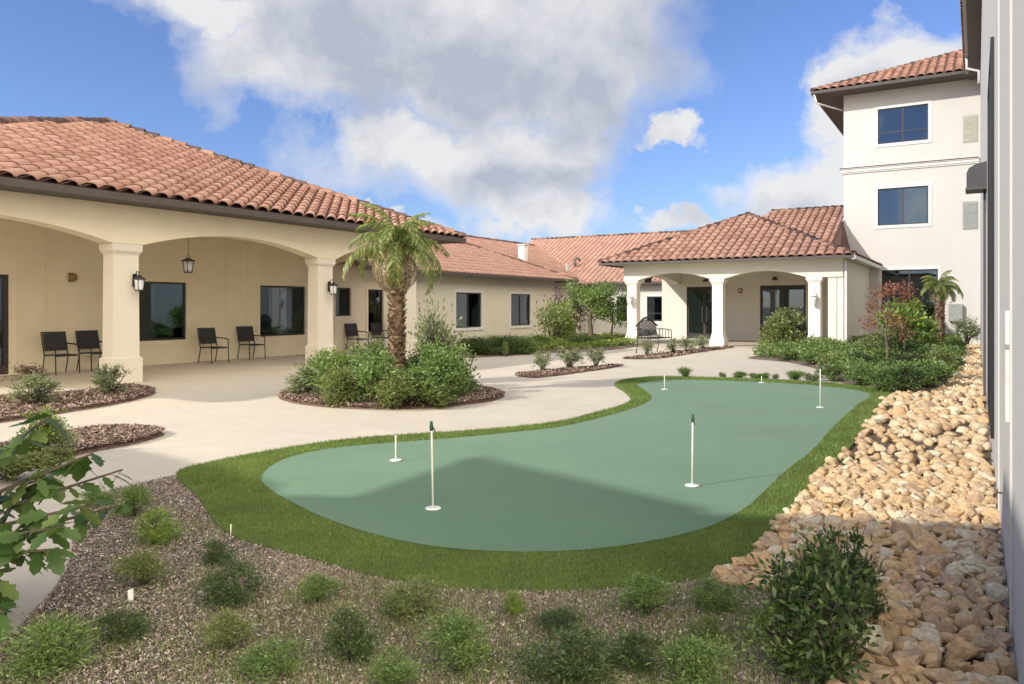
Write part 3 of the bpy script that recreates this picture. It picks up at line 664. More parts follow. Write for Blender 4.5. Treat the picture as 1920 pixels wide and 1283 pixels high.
bed_r = px([(1402,672),(1440,665),(1500,657),(1540,652),(1640,648),(1740,645),(1805,646),(1800,690),(1765,736),(1700,742),(1640,729),(1580,719),(1545,697),(1480,680)],4)
struct('planting_bed', sheet(bed_r, .006, mound(.05,.4), .4), M['soil'])
bed_h = px([(880,671),(960,667),(1060,661),(1130,658),(1200,650),(1215,644),(1190,638),(1130,628),(1080,626),(1030,632),(960,637),(890,642),(820,647),(780,660),(800,672)],4)
struct('planting_bed', sheet(bed_h, .006, mound(.05,.4), .4), M['soil'])

# ---------------------------------------------------------------- 8 scatter: blades, chips, straw
def scatter(poly, dens, accept=None, ref=5.0, hole=None):
    poly = np.array(poly); lo, hi = poly.min(0), poly.max(0); n = int((hi-lo).prod()*dens)
    X = rng.uniform(lo[0],hi[0],n); Y = rng.uniform(lo[1],hi[1],n)
    k = rng.random(n) < np.minimum(1,(ref/np.maximum(Y,.1))**1.7)
    k &= (Y > 2.7) & (np.abs(X/Y) < .75); X, Y = X[k], Y[k]
    k = inside(poly,X,Y)
    if hole is not None: k &= ~inside(hole,X,Y)
    X, Y = X[k], Y[k]
    if accept is not None: k = accept(X,Y); X, Y = X[k], Y[k]
    return X, Y
def unit(v): return v/np.maximum(np.linalg.norm(v,axis=1,keepdims=True),1e-9)
def blades(name, X, Y, Z, h, w, tilt, scale_far=5.0):
    n = len(X); s = np.maximum(1,(Y/scale_far))**.85; a = rng.uniform(0,2*PI,n); t = np.abs(rng.normal(0,tilt,n)); b = rng.uniform(0,2*PI,n)
    hh = h*rng.uniform(.55,1.2,n)*np.minimum(s,1.6); ww = w*s*rng.uniform(.7,1.3,n)
    P = np.stack([X,Y,Z],1); side = np.stack([np.cos(a),np.sin(a),0*a],1)*ww[:,None]/2
    d = np.stack([np.sin(t)*np.cos(b),np.sin(t)*np.sin(b),np.cos(t)],1)*hh[:,None]
    V = np.stack([P-side,P+side,P+d],1).reshape(-1,3); return fastmesh(name, V, np.arange(n*3).reshape(-1,3))
X,Y = scatter(outer, 34000, hole=inner, ref=4.6)
tag(obj('turf_grass', blades('turf_grass',X,Y,np.full(len(X),.030),.022,.0040,.55), M['blade']), 'short green turf fringe around the putting green', 'grass', None, 'stuff')
def chips(name, X, Y, z, L, Wd, mat, lab, zf=None, tilt=.35):
    n = len(X); s = np.maximum(1,Y/5)**.8; a = rng.uniform(0,2*PI,n); el = rng.normal(0,tilt,n)
    l = (L*rng.uniform(.4,1.3,n)*s)[:,None]; w = (Wd*rng.uniform(.5,1.3,n)*s)[:,None]
    d = np.stack([np.cos(a)*np.cos(el),np.sin(a)*np.cos(el),np.sin(el)],1); q = np.stack([-np.sin(a),np.cos(a),rng.normal(0,.35,n)],1)
    P = np.stack([X,Y,z+rng.uniform(0,.018,n)],1)
    V = np.stack([P-d*l-q*w,P+d*l-q*w*.7,P+d*l*.9+q*w,P-d*l*.8+q*w*.8],1).reshape(-1,3)
    me = fastmesh(name, V, np.arange(n*4).reshape(-1,4)); return tag(obj(name, me, mat), lab, 'mulch', None, 'stuff')
def dry(X, Y): return np.clip((X+1.9-.12*(Y-4))*.9+.55*hnoise(X,Y,2.3),0,1)
X,Y = scatter(fore, 20000, accept=lambda X,Y: (rng.random(len(X)) < 1.05-.55*dry(X,Y)) & ~inside(outer,X,Y))
chips('mulch', X, Y, .014, .0085, .003, M['chip'], 'grey brown bark mulch spread over the front bed')
X,Y = scatter(fore, 40000, accept=lambda X,Y: (rng.random(len(X)) < .12+.88*dry(X,Y)) & ~inside(outer,X,Y))
Z = np.full(len(X),.008)
o = tag(obj('dry_grass', blades('dry_grass',X,Y,Z,    .032,.0034,1.3), M['straw']), 'dry straw coloured grass matting the front bed', 'dry grass', None, 'stuff')
WX, WY = [], []
for (qx,qy,qw) in ((292,1026,92),(268,1106,100),(408,1068,80),(438,1142,130),(598,1138,110),(105,1262,172),(236,1206,110),(428,1228,110),(658,1248,120),(772,1164,130),(862,1268,170),(962,1162,70),(1042,1192,120),(1065,1285,200),(1212,1158,130),(1345,1150,120),(1325,1206,90),(1300,1290,150),(505,1275,130),(1440,1180,160),(1400,1120,120),(680,1110,60),(1130,1150,90)):
    gx, gy = G(qx,qy); rr_ = qw/F*gy*.62; n_ = int(650*(qw/110)**2); WX.append(rng.normal(gx,rr_,n_)); WY.append(rng.normal(gy,rr_*.9,n_))
WX = np.concatenate(WX); WY = np.concatenate(WY); k = ~inside(outer,WX,WY) & inside(fore,WX,WY) & (WY > 2.7)
tag(obj('clump_grass', blades('clump_grass',WX[k],WY[k],np.full(k.sum(),.008),.055,.0045,.75), M['leaf_mid']), 'loose green blades growing around the shrublets', 'weeds', None, 'stuff')
X,Y = scatter(fore, 7000, accept=lambda X,Y: (rng.random(len(X)) < np.clip(hnoise(X+3,Y-1,2.9)*1.6+.1,0,1)*.9) & ~inside(outer,X,Y))
o = tag(obj('green_weeds', blades('green_weeds',X,Y,np.full(len(X),.008),.05,.0045,.8), M['leaf_olive']), 'thin green weeds mixed into the dry grass', 'weeds', None, 'stuff')
for k,(pl,dn,lab) in enumerate(((bed_m,6000,'red brown bark mulch on the pointed bed at the left path'),(island_p,3500,'red brown bark mulch around the palm island'),(bed_l,3500,'red brown bark mulch on the bed below the arcade'),(bed_s,2500,'brown mulch on the narrow sliver bed'),(bed_b,2500,'brown mulch beside the metal bench'))):
    X,Y = scatter(pl, dn, ref=7); chips('bark_mulch', X, Y, .055 if k < 3 else .03, .017, .006, M['redchip'], lab)

# ---------------------------------------------------------------- 9 rocks
from mathutils import noise as mn
def rockmesh(seed, sub_, rough=1.0):
    b = bm_(); bmesh.ops.create_icosphere(b, subdivisions=sub_, radius=1); r = random.Random(seed); of = Vector((seed*3.1,seed*1.7,seed*.9))
    sx_, sy_, sz_ = r.uniform(.8,1.15), r.uniform(.65,1.0), r.uniform(.5,.75)
    for v in b.verts:
        p = v.co.copy(); n1 = mn.noise(p*1.2+of)*.45+mn.noise(p*2.8+of)*.34*rough+(mn.noise(p*6+of)*.20*rough+mn.noise(p*13+of)*.11 if sub_ > 2 else 0)
        q = p*(1+n1)
        for ax in range(3): q[ax] = math.copysign(abs(q[ax])**.95, q[ax])
        v.co = (q.x*sx_, q.y*sy_, q.z*sz_)
    for k in range(9):
        nn_ = Vector((r.gauss(0,1),r.gauss(0,1),r.gauss(0,.8))).normalized(); dd_ = r.uniform(.42,.76)
        for v in b.verts:
            e_ = v.co.dot(nn_)-dd_*(.8 if abs(nn_.z) < .6 else .62)
            if e_ > 0: v.co -= nn_*e_*.88
    for f in b.faces: f.smooth = False
    return b
hi_r = []
for k in range(16):
    b = rockmesh(k+1, 3); me = bpy.data.meshes.new('rock'); b.to_mesh(me); b.free(); hi_r.append(me)
lo_r = {}
for s_ in (2,3):
    L = []
    for k in range(10):
        b = rockmesh(k+31, s_ if s_ == 2 else 3, 1.3); b.verts.index_update(); L.append((np.array([v.co for v in b.verts]), np.array([[v.index for v in f.verts] for f in b.faces]))); b.free()
    lo_r[s_] = L
placed = []; cell = {}; cs = .3
def rtry(x, y, r, over):
    cx_, cy_ = int(x//cs), int(y//cs)
    for i in range(cx_-1,cx_+2):
        for j in range(cy_-1,cy_+2):
            for (a,b_,c) in cell.get((i,j),()):
                if (a-x)**2+(b_-y)**2 < ((c+r)*over)**2: return False
    cell.setdefault((cx_,cy_),[]).append((x,y,r)); placed.append((x,y,r)); return True
lo_, hi_ = rockp.min(0), rockp.max(0)
for (r0_, r1_, n_, ov) in ((.075,.105,70,1.0),(.050,.068,7000,.82),(.034,.050,34000,.79),(.020,.032,34000,.77)):
    X = rng.uniform(lo_[0],hi_[0],n_*6); Y = rng.uniform(2.6,hi_[1],n_*6) if r0_ >= .05 else rng.uniform(2.6,12 if r0_ > .04 else 7,n_*6)
    k = inside(rockp,X,Y) & (dist_poly(rockp,X,Y) > r0_*.55) & (np.abs(X/Y) < .72); X,Y = X[k][:n_],Y[k][:n_]
    for x,y in zip(X,Y): rtry(x,y,random.uniform(r0_,r1_)*(1.0 if y < 9 else 1.2),ov)
placed.sort(key=lambda p: -p[2]/max(p[1],2.9))
vis = [p for p in placed if p[1] > 2.85 and p[0]/p[1] < .655]
cr = {'tan':'tan limestone rock in the rock bed along the white wall','cream':'pale cream limestone rock in the rock bed along the white wall','orange':'orange tinged limestone rock in the rock bed along the white wall','brown':'brown weathered rock in the rock bed along the white wall','pink':'pinkish limestone rock in the rock bed along the white wall'}
kinds = ['tan']*5+['cream']*3+['orange']*2+['brown']*3+['pink']*2
mcache = {}
for k, (x,y,r) in enumerate(vis[:296]):
    kd = random.choice(kinds); mi = random.randrange(16)
    if (kd,mi) not in mcache:
        me = hi_r[mi].copy(); me.materials.clear(); me.materials.append(M['rock_'+kd]); mcache[(kd,mi)] = me
    o = bpy.data.objects.new('rock', mcache[(kd,mi)]); COL.objects.link(o)
    o.location = (x,y,.03+r*.16); o.rotation_euler = (random.uniform(-.3,.3),random.uniform(-.3,.3),random.uniform(0,6.28)); o.scale = (r*1.5,r*1.5,r*1.3)
    tag(o, cr[kd], 'rock', 'loose '+kd+' rocks of the rock bed')
VV, FF, off = [], [], 0
for (x,y,r) in vis[296:]+[p for p in placed if not (p[1] > 2.85 and p[0]/p[1] < .655)]:
    v, f = lo_r[3 if y < 6 and r > .03 else 2][random.randrange(10)]; a = random.uniform(0,6.28); c, s_ = math.cos(a), math.sin(a)
    q = v*r*np.array([1.38,1.38,1.35])*random.uniform(.8,1.25); q = np.stack([q[:,0]*c-q[:,1]*s_, q[:,0]*s_+q[:,1]*c, q[:,2]],1)+np.array([x,y,.025+r*.28]); VV.append(q); FF.append(f+off); off += len(v)
tag(obj('rubble', fastmesh('rubble', np.vstack(VV), np.vstack(FF)), M['rock_all']), 'smaller and farther limestone rocks filling the rock bed', 'rocks', None, 'stuff')
def boulder(pxx, pyy, wpx, kd, lab, zs=1.0, seed=5, rz=0.):
    x,y = G(pxx,pyy); r = wpx/F*y/2
    me = hi_r[seed].copy(); me.materials.clear(); me.materials.append(M['rock_'+kd]); o = bpy.data.objects.new('boulder', me); COL.objects.link(o)
    o.location = (x,y,.04+r*.4); o.scale = (r*1.2,r*1.2,r*zs*1.25); o.rotation_euler = (0,0,rz); tag(o, lab, 'boulder')
boulder(1622,1238,90,'cream','big smooth pale boulder beside the dark bush at the bottom edge of the rock bed',.9,2,-.4)
boulder(1562,1252,80,'cream','greyish cream boulder just left of the big pale one at the bottom edge',.9,9,.5)
boulder(1452,1040,45,'pink','pale pink blocky boulder at the tip of the rocks next to the turf edge',1.1,4,.2)
boulder(1410,1075,40,'orange','rounded orange boulder touching the front corner of the turf',1.0,7,.9)

# ---------------------------------------------------------------- 10 plants
def leafgeo(P, D, L, Wd, fold=.12, r=None):
    r = r or rng; n = len(P); D = unit(D); s = unit(np.cross(D, r.normal(size=(n,3)))); nn = np.cross(s, D)
    L = L*r.uniform(.6,1.25,n)[:,None]; w = Wd*r.uniform(.7,1.2,n)[:,None]/2
    m = P+D*L*.45+nn*L*fold
    return np.stack([P, m+s*w, P+D*L-np.array([0,0,.15])*L, m-s*w],1).reshape(-1,3)
def shrubgeo(seed, n, L, Wd, up=.4, lumps=11, flat=.75, rag=.2, nst=9, zlo=.12, rr=(.09,.25)):
    """unit shrub: about 1 m wide and 1 m tall"""
    r = np.random.default_rng(seed); C = []
    for k in range(lumps):
        a = r.uniform(0,2*PI); q = r.uniform(0,.30)**.8; z = r.uniform(zlo,.80)
        C.append((math.cos(a)*q*.95, math.sin(a)*q*.95, z*(1-.25*q), r.uniform(*rr)))
    C = np.array(C); w = C[:,3]**2; idx = r.choice(lumps, n, p=w/w.sum())
    d = unit(r.normal(size=(n,3))); rad = C[idx,3]*(r.uniform(0,1,n)**.35)*(1+r.normal(0,rag,n))
    P = C[idx,:3]+d*rad[:,None]*np.array([1.15,1.15,flat+.25]); P[:,2] = np.maximum(P[:,2], .02)
    D = d*.7+np.array([0,0,up])+r.normal(0,.45,(n,3)); V = leafgeo(P, D, L, Wd, r=r)
    st = bm_()
    for k in range(nst):
        c = C[k%lumps]; b = Vector((r.uniform(-.05,.05), r.uniform(-.05,.05), -.02)); t = Vector(c[:3]); m_ = (b+t)/2+Vector((r.normal()*.04,r.normal()*.04,.04))
        tube(st,[b,m_,t],[.016,.011,.006],5)
        for q in range(3):
            e = t+Vector(tuple(r.normal(size=3)))*.10; tube(st,[m_.lerp(t,.5),e],[.007,.003],4)
    return V, st
shapes = {}
def shape(kind, seed):
    if (kind,seed) not in shapes:
        p = dict(fine=dict(zlo=.08,n=3900,L=.085,Wd=.015,up=.7,lumps=26,rag=.55,rr=(.06,.20)), mid=dict(n=5200,L=.07,Wd=.030,up=.5,lumps=20,rag=.38), sparse=dict(zlo=.25,n=900,L=.085,Wd=.04,up=.5,lumps=12,rag=.4,nst=14),
                 loose=dict(n=2300,L=.085,Wd=.032,up=.6,lumps=34,rag=.6,nst=30,zlo=.10,rr=(.04,.14)), bushy=dict(n=2800,L=.09,Wd=.045,up=.5,lumps=17,rag=.38), spiky=dict(n=2600,L=.16,Wd=.016,up=1.1,lumps=10,rag=.3), twig=dict(zlo=.3,n=420,L=.09,Wd=.03,up=.4,lumps=14,rag=.5,nst=26))[kind]
        V, st = shrubgeo(seed*17+len(kind), **p); me = fastmesh('foliage', V, np.arange(len(V)).reshape(-1,4))
        sm = bpy.data.meshes.new('stem'); st.to_mesh(sm); st.free(); shapes[(kind,seed)] = (me, sm)
    return shapes[(kind,seed)]
pc = {}
def plant(kind, seed, mat, pxx, pyy, wpx, toppy, label, cat='shrub', group=None, name='shrub', rz=None, D=None):
    y = D or CAMZ*F/(pyy-HZ); x = (pxx-CX)/F*y; w = wpx/F*y; h = max(.05, CAMZ-(toppy-HZ)/F*y)
    if (kind,seed,mat) not in pc:
        fm, sm = shape(kind, seed); f2 = fm.copy(); f2.materials.append(M[mat]); s2 = sm.copy(); s2.materials.clear(); s2.materials.append(M['stem']); pc[(kind,seed,mat)] = (f2,s2)
    f2, s2 = pc[(kind,seed,mat)]
    t = empty(name,(x,y,.03)); t.scale = (w*1.15,w*1.15,h*1.05); t.rotation_euler = (0,0,random.uniform(0,6.28) if rz is None else rz)
    tag(t, label, cat, group)
    for nm, me in (('foliage',f2),('stem',s2)):
        o = bpy.data.objects.new(nm, me); COL.objects.link(o); o.parent = t
    return t
Rn = random.random
front = [
 (250,975,78,916,'fine',1,'leaf_mid','round green shrublet on the mulch at the edge of the left path'),
 (292,1026,92,958,'fine',2,'leaf_lime','bright yellow green shrublet in front of the round one by the left path'),
 (185,952,62,920,'fine',3,'leaf_mid','low green tuft at the mulch corner beside the left path'),
 (268,1106,100,1042,'fine',1,'leaf_olive','olive shrublet standing alone in the middle of the mulch'),
 (408,1068,66,1018,'fine',2,'leaf_dark','small dark weed clump just below the left end of the turf'),
 (438,1142,116,1062,'fine',3,'leaf_dark','dark green spreading shrublet between the mulch and the turf fringe'),
 (598,1138,90,1086,'fine',1,'leaf_mid','small green clump on the straw close to the turf edge'),
 (105,1262,172,1150,'fine',2,'leaf_mid','largest green shrublet in the bottom left corner'),
 (236,1206,92,1140,'fine',3,'leaf_dark','dark low clump right of the big bottom left shrublet'),
 (428,1228,92,1155,'fine',1,'leaf_olive','pale green clump on the straw between two darker ones'),
 (658,1248,112,1145,'fine',2,'leaf_dark','tall dark green clump on the straw left of bottom centre'),
 (772,1164,118,1100,'fine',3,'leaf_olive','ragged olive clump touching the front turf edge'),
 (862,1268,150,1165,'fine',1,'leaf_mid','wide green shrub at the bottom edge below the front pole'),
 (962,1162,50,1118,'fine',2,'leaf_lime','tiny bright green sprout at the front edge of the turf'),
 (1042,1192,86,1148,'fine',3,'leaf_dark','small dark clump on brown straw near bottom centre'),
 (1065,1285,190,1180,'fine',2,'leaf_dark','broad dark green shrub at the bottom edge right of centre'),
 (1212,1158,116,1085,'fine',1,'leaf_mid','green shrub against the turf edge left of the rocks'),
 (1345,1150,96,1098,'fine',3,'leaf_mid','green clump between the turf corner and the dark bush'),
 (1325,1206,66,1158,'fine',2,'leaf_olive','small olive clump on straw left of the dark bush'),
 (1300,1300,150,1205,'fine',1,'leaf_mid','leafy clump at the bottom edge left of the dark bush'),
 (505,1275,120,1222,'fine',3,'leaf_mid','low green clump at the bottom edge left of centre'),
 (740,1300,110,1250,'spiky',1,'leaf_mid','grassy tuft at the bottom edge between two shrubs'),
 (1185,1262,100,1205,'spiky',2,'leaf_dark','thin grassy clump near the bottom edge right of centre'),
]
for (a,b_,w,t,kd,sd,mt,lb) in front: plant(kd,sd,mt,a,b_,w,t,lb,group='shrublets in the front bed')
# big dark bush by the rocks
plant('loose',1,'leaf_dark',1530,1275,225,1015,'large loose dark green bush at the left edge of the rocks near the bottom',name='bush')
plant('loose',2,'leaf_dark',1585,1180,140,985,'dark leafy bush spreading over the rocks behind the large one',name='bush')
plant('loose',3,'leaf_mid',1475,1270,150,1120,'dark low bush on the straw at the foot of the large one',name='bush')
plant('bushy',2,'leaf_lime',1498,1220,70,1135,'bright lime green sprig in front of the large dark bush',name='sprig')
plant('fine',2,'leaf_olive',1496,1120,62,1050,'fluffy light green tuft left of the dark bush',name='sprig')
# left beds
plant('loose',1,'leaf_grey',66,765,82,700,'grey green leafy shrub with pale tips in the bed below the arcade',group='shrubs of the arcade bed')
plant('loose',2,'leaf_grey',206,742,66,680,'green shrub beside the foot of the nearest arcade column',group='shrubs of the arcade bed')
plant('twig',1,'leaf_maroon',55,728,84,684,'maroon twiggy shrub behind the grey green one',group='shrubs of the arcade bed')
plant('loose',3,'leaf_lime',84,858,80,768,'upright yellow green shrub in the pointed left bed')
plant('sparse',3,'leaf_grey',116,858,60,795,'thin airy shrub with bare twigs beside the yellow green one')
plant('loose',2,'leaf_olive',20,905,130,842,'dusty olive shrub at the left edge behind the broad leaves')
plant('loose',3,'leaf_olive',105,885,70,840,'small olive shrub at the end of the pointed left bed')
# palm island shrubs
isl = [(600,738,90,672,'mid','leaf_mid'),(585,742,110,668,'bushy','leaf_grey'),(650,752,130,655,'mid','leaf_mid'),(640,762,90,690,'mid','leaf_olive'),(715,762,120,665,'mid','leaf_mid'),(780,764,120,670,'mid','leaf_mid'),
       (840,752,120,650,'mid','leaf_mid'),(858,742,90,640,'mid','leaf_mid'),(700,735,110,648,'bushy','leaf_mid'),(770,735,120,648,'mid','leaf_dark'),(620,728,80,640,'bushy','leaf_lime'),(815,730,100,640,'mid','leaf_mid'),(740,768,90,715,'bushy','leaf_olive'),(820,764,90,705,'mid','leaf_olive')]
il = ['green shrub at the back left of the palm island','grey green shrub spilling over the left end of the palm island','tall green shrub left of the palm trunk','low olive shrub at the front left rim of the palm island','green shrub in front of the palm trunk','green shrub at the front right of the palm trunk','rounded green shrub at the right end of the palm island','tall shrub at the far right of the palm island','leafy shrub directly left behind the palm trunk','dark shrub directly right of the palm trunk','yellow green shrub at the far left of the palm island','green shrub behind the right end of the palm island','low olive clump at the front centre rim of the palm island','low olive shrub at the front right rim of the palm island']
for k,((a,b_,w,t,kd,mt),lb) in enumerate(zip(isl,il)): plant('loose' if k%3 else kd,1+k%3,mt,a,b_,w*(.86+.1*(k%3)),t+8*((k*7)%4-1),lb,group='shrubs around the palm')
plant('twig',2,'leaf_grey',812,722,80,548,'dark bare branching shrub right of the palm',name='twiggy_shrub')
plant('sparse',1,'leaf_olive',822,716,90,600,'thin leafed shrub tangled in the bare branches right of the palm',name='twiggy_shrub')
# small sliver bed
for (a,b_,w,t,lb) in ((1017,697,42,655,'left of three small shrubs in the narrow sliver bed'),(1068,692,62,645,'middle and widest of three small shrubs in the narrow sliver bed'),(1118,690,40,645,'right of three small shrubs in the narrow sliver bed')):
    plant('sparse',2,'leaf_grey',a,b_,w,t,lb,group='small shrubs in the sliver bed')
# small box plants behind the green
for k,(a,w,t,b_) in enumerate(((1283,22,691,710),(1355,13,699,711),(1386,26,699,712),(1412,14,702,712),(1430,26,700,714),(1456,14,704,714),(1492,30,698,716),(1522,26,700,718))):
    plant('bushy',1+k%3,'leaf_grey' if k%2 else 'leaf_mid',a,b_,w,t,['leftmost little clipped plant behind the putting green','second tiny clipped plant behind the putting green','third and wider clipped plant behind the putting green','fourth tiny pale plant behind the putting green','fifth wider clipped plant behind the putting green','sixth tiny clipped plant behind the putting green','seventh and widest clipped plant behind the putting green','rightmost clipped plant behind the putting green'][k],group='little plants lining the back of the green')
# hedge before the wing wall
hx = [(900,668,62,633),(945,666,64,634),(985,664,60,632),(925,660,50,630),(870,664,40,636),(965,656,60,630),(1020,656,60,628),(1055,650,60,622),(1100,652,60,630),(1140,650,60,632)]
for k,(a,b_,w,t) in enumerate(hx):
    plant('mid',1+k%3,['leaf_dark','leaf_dark','leaf_mid','leaf_olive'][k%4],a,b_,w,t,'dark low hedge shrub in the bed below the wing windows','shrub','hedge shrubs below the wing windows')
plant('sparse',1,'leaf_olive',1030,650,70,565,'tall thin shrub against the wing wall beside the second window')
plant('loose',2,'leaf_lime',1058,648,56,556,'tall yellow green shrub at the corner of the wing')
plant('twig',3,'leaf_maroon',1070,644,70,536,'reddish brown twiggy shrub at the wing corner behind the yellow green one')
plant('sparse',3,'leaf_olive',948,690-20,14,640,'stray thin sprout in the hedge')
# ground cover scatter
def cover(poly, n, z, L, Wd, mat, lab, name='ground_cover'):
    poly = np.array(poly); lo, hi = poly.min(0), poly.max(0); X = rng.uniform(lo[0],hi[0],n); Y = rng.uniform(lo[1],hi[1],n)
    k = inside(poly,X,Y) & (dist_poly(poly,X,Y) > .12); X,Y = X[k],Y[k]; Hh = (z*(.45+.55*np.clip(hnoise(X,Y,2.2)+.5,0,1.3)))
    Z = .03+Hh*rng.uniform(0,1,len(X))**.6; P = np.stack([X,Y,Z],1); D = rng.normal(0,.6,(len(X),3))+np.array([0,0,.7])
    V = leafgeo(P,D,L,Wd); tag(obj(name, fastmesh(name,V,np.arange(len(V)).reshape(-1,4)), M[mat]), lab, 'ground cover', None, 'stuff')
cover(px([(985,664),(1060,660),(1130,657),(1195,649),(1200,644),(1180,639),(1120,636),(1040,640),(980,650)],3), 26000, .28, .10, .045, 'leaf_ground', 'bright green ground cover before the shaded rear wing')
cover(bed_r, 90000, .42, .09, .04, 'leaf_mid', 'dense green ground cover filling the bed right of the entrance')
cover(bed_r, 30000, .40, .09, .04, 'leaf_olive', 'olive flecks of ground cover filling the right bed')
rb = [(1450,672,60,650),(1490,678,64,652),(1530,686,70,655),(1575,695,84,652),(1560,715,70,672),(1610,700,80,648),(1620,725,80,672),(1600,668,70,640),(1655,738,80,680),(1700,740,90,668),(1740,730,90,655),(1765,715,70,640),(1785,690,60,636),(1700,712,110,640),(1660,700,80,640),(1545,668,50,648),(1640,655,90,620),(1690,690,100,590),(1720,668,90,560),(1655,680,90,600),(1795,668,36,628)]
for k,(a,b_,w,t) in enumerate(rb):
    plant('loose',1+k%3,['leaf_mid','leaf_dark','leaf_mid','leaf_olive'][k%4],a,b_,w*.9,t+(b_-t)*.22,'green shrub growing in the dense bed between the entrance and the rock bed','shrub','shrubs crowding the right bed')
plant('loose',2,'leaf_lime',1700,672,115,550,'tall yellow green bush behind the red leaved tree')
plant('bushy',2,'leaf_olive',1474,652,62,568,'leafy shrub standing before the right glass door of the entrance',D=27.9)
plant('bushy',3,'leaf_olive',1448,654,40,600,'small shrub left of the leafy one at the entrance door',D=27.6)
plant('sparse',2,'leaf_grey',1812,650,60,588,'hazy grey green shrub against the tower wall by the rock bed',D=29.6)
# bench bed shrubs
for k,(a,b_,w,t) in enumerate(((1212,668,34,636),(1262,664,34,630),(1288,661,34,632),(1318,657,36,630))):
    plant('sparse',1+k%3,'leaf_grey',a,b_,w,t,['leftmost low thin shrub in front of the metal bench','low thin shrub just right of the metal bench','third low thin shrub from the bench towards the column','low thin shrub nearest the middle entrance column'][k],group='thin shrubs by the bench')

# trees -----------------------------------------------------------------------
def limbs(bm, base, top, r0, r1, n, spread, seed, start=.45):
    r = random.Random(seed); base = Vector(base); top = Vector(top); tips = []
    pts = [base.lerp(top,k/6)+Vector((r.uniform(-1,1),r.uniform(-1,1),0))*(.012*(k>0)*(top-base).length) for k in range(7)]
    tube(bm, pts, [r0+(r1-r0)*k/6 for k in range(7)], 9)
    for k in range(n):
        t = start+(1-start)*k/n; p = base.lerp(top,t); a = k*2.4+r.uniform(-.4,.4); q = p+Vector((math.cos(a)*spread,math.sin(a)*spread,spread*r.uniform(.3,1.0)))*r.uniform(.7,1.1)
        m_ = (p+q)/2+Vector((0,0,.06*spread)); tube(bm,[p,m_,q],[r1*.8,r1*.5,r1*.2],6); tips.append(q)
    return tips+[top]
def crown(tips, n, rad, L, Wd, seed, flat=.8, droop=0.):
    r = np.random.default_rng(seed); T = np.array([tuple(t) for t in tips]); idx = r.integers(0,len(T),n); d = unit(r.normal(size=(n,3)))
    P = T[idx]+d*(rad*r.uniform(0,1,n)**.45*(1+r.normal(0,.2,n)))[:,None]*np.array([1,1,flat])
    return leafgeo(P, d*.6+r.normal(0,.4,(n,3))+np.array([0,0,.2-droop]), L, Wd, r=r)
def tree(label, pxx, D, ztop, rad, spread, mat, n, L, Wd, seed, r0=.04, cat='tree', trunk=None, lean=(0,0), nl=9, start=.45, flat=.8):
    x = (pxx-CX)/F*D; t = tag(empty('tree',(x,D,0)), label, cat); bm = bm_()
    tips = limbs(bm,(0,0,-.05),(lean[0],lean[1],ztop),r0,r0*.35,nl,spread,seed,start); obj('trunk', bm, M[trunk or 'bark'], t)
    V = crown(tips,n,rad,L,Wd,seed,flat); obj('crown', fastmesh('crown',V,np.arange(len(V)).reshape(-1,4)), M[mat], t); return t
tree('slim young tree with rusty red leaves in the right bed',1663,16.3,1.85,.21,.36,'leaf_red',1300,.055,.034,3,.026,start=.45)
tree('small leafy tree with a grey trunk before the rear wing',1107,31.0,1.95,.42,.75,'leaf_mid',3200,.11,.07,5,.13,start=.5,nl=13,flat=.7)
tree('bushy tree with dark leaves left of the white pavilion column',1148,31.5,1.75,.45,.6,'leaf_mid',2000,.11,.07,8,.05,start=.45,nl=10,flat=.8)
# palms
def frondmesh(seed, L, droop, nl=30, ll=.24, wdt=.018):
    r = random.Random(seed); bm = bm_(); pts = []
    for k in range(11):
        s_ = k/10; ang = .95-droop*s_**1.1; 
        pts.append((pts[-1]+Vector((math.cos(ang),0,math.sin(ang)))*L/10) if pts else Vector((.04,0,0)))
    tube(bm, pts, [.014*(1-.08*k) for k in range(11)], 5)
    for k in range(nl):
        s_ = .12+.88*k/nl; i = min(int(s_*10),9); p = pts[i].lerp(pts[i+1], s_*10-i); t = (pts[i+1]-pts[i]).normalized(); l = ll*math.sin(PI*min(.97,.18+s_*.8))**.7
        for sd in (-1,1):
            l2 = l*r.uniform(.8,1.15); d = (t*.55+Vector((0,sd*1.0,0))+Vector((0,0,-.35-.3*r.random()))).normalized(); q = p+d*l2*.5+Vector((0,0,.02)); e = p+d*l2+Vector((0,0,-.28*l2)); w = t*wdt*r.uniform(.7,1.2)
            a = [bm.verts.new(v) for v in (p, q+w, e, q-w)]; bm.faces.new(a)
    me = bpy.data.meshes.new('frond'); bm.to_mesh(me); bm.free(); return me
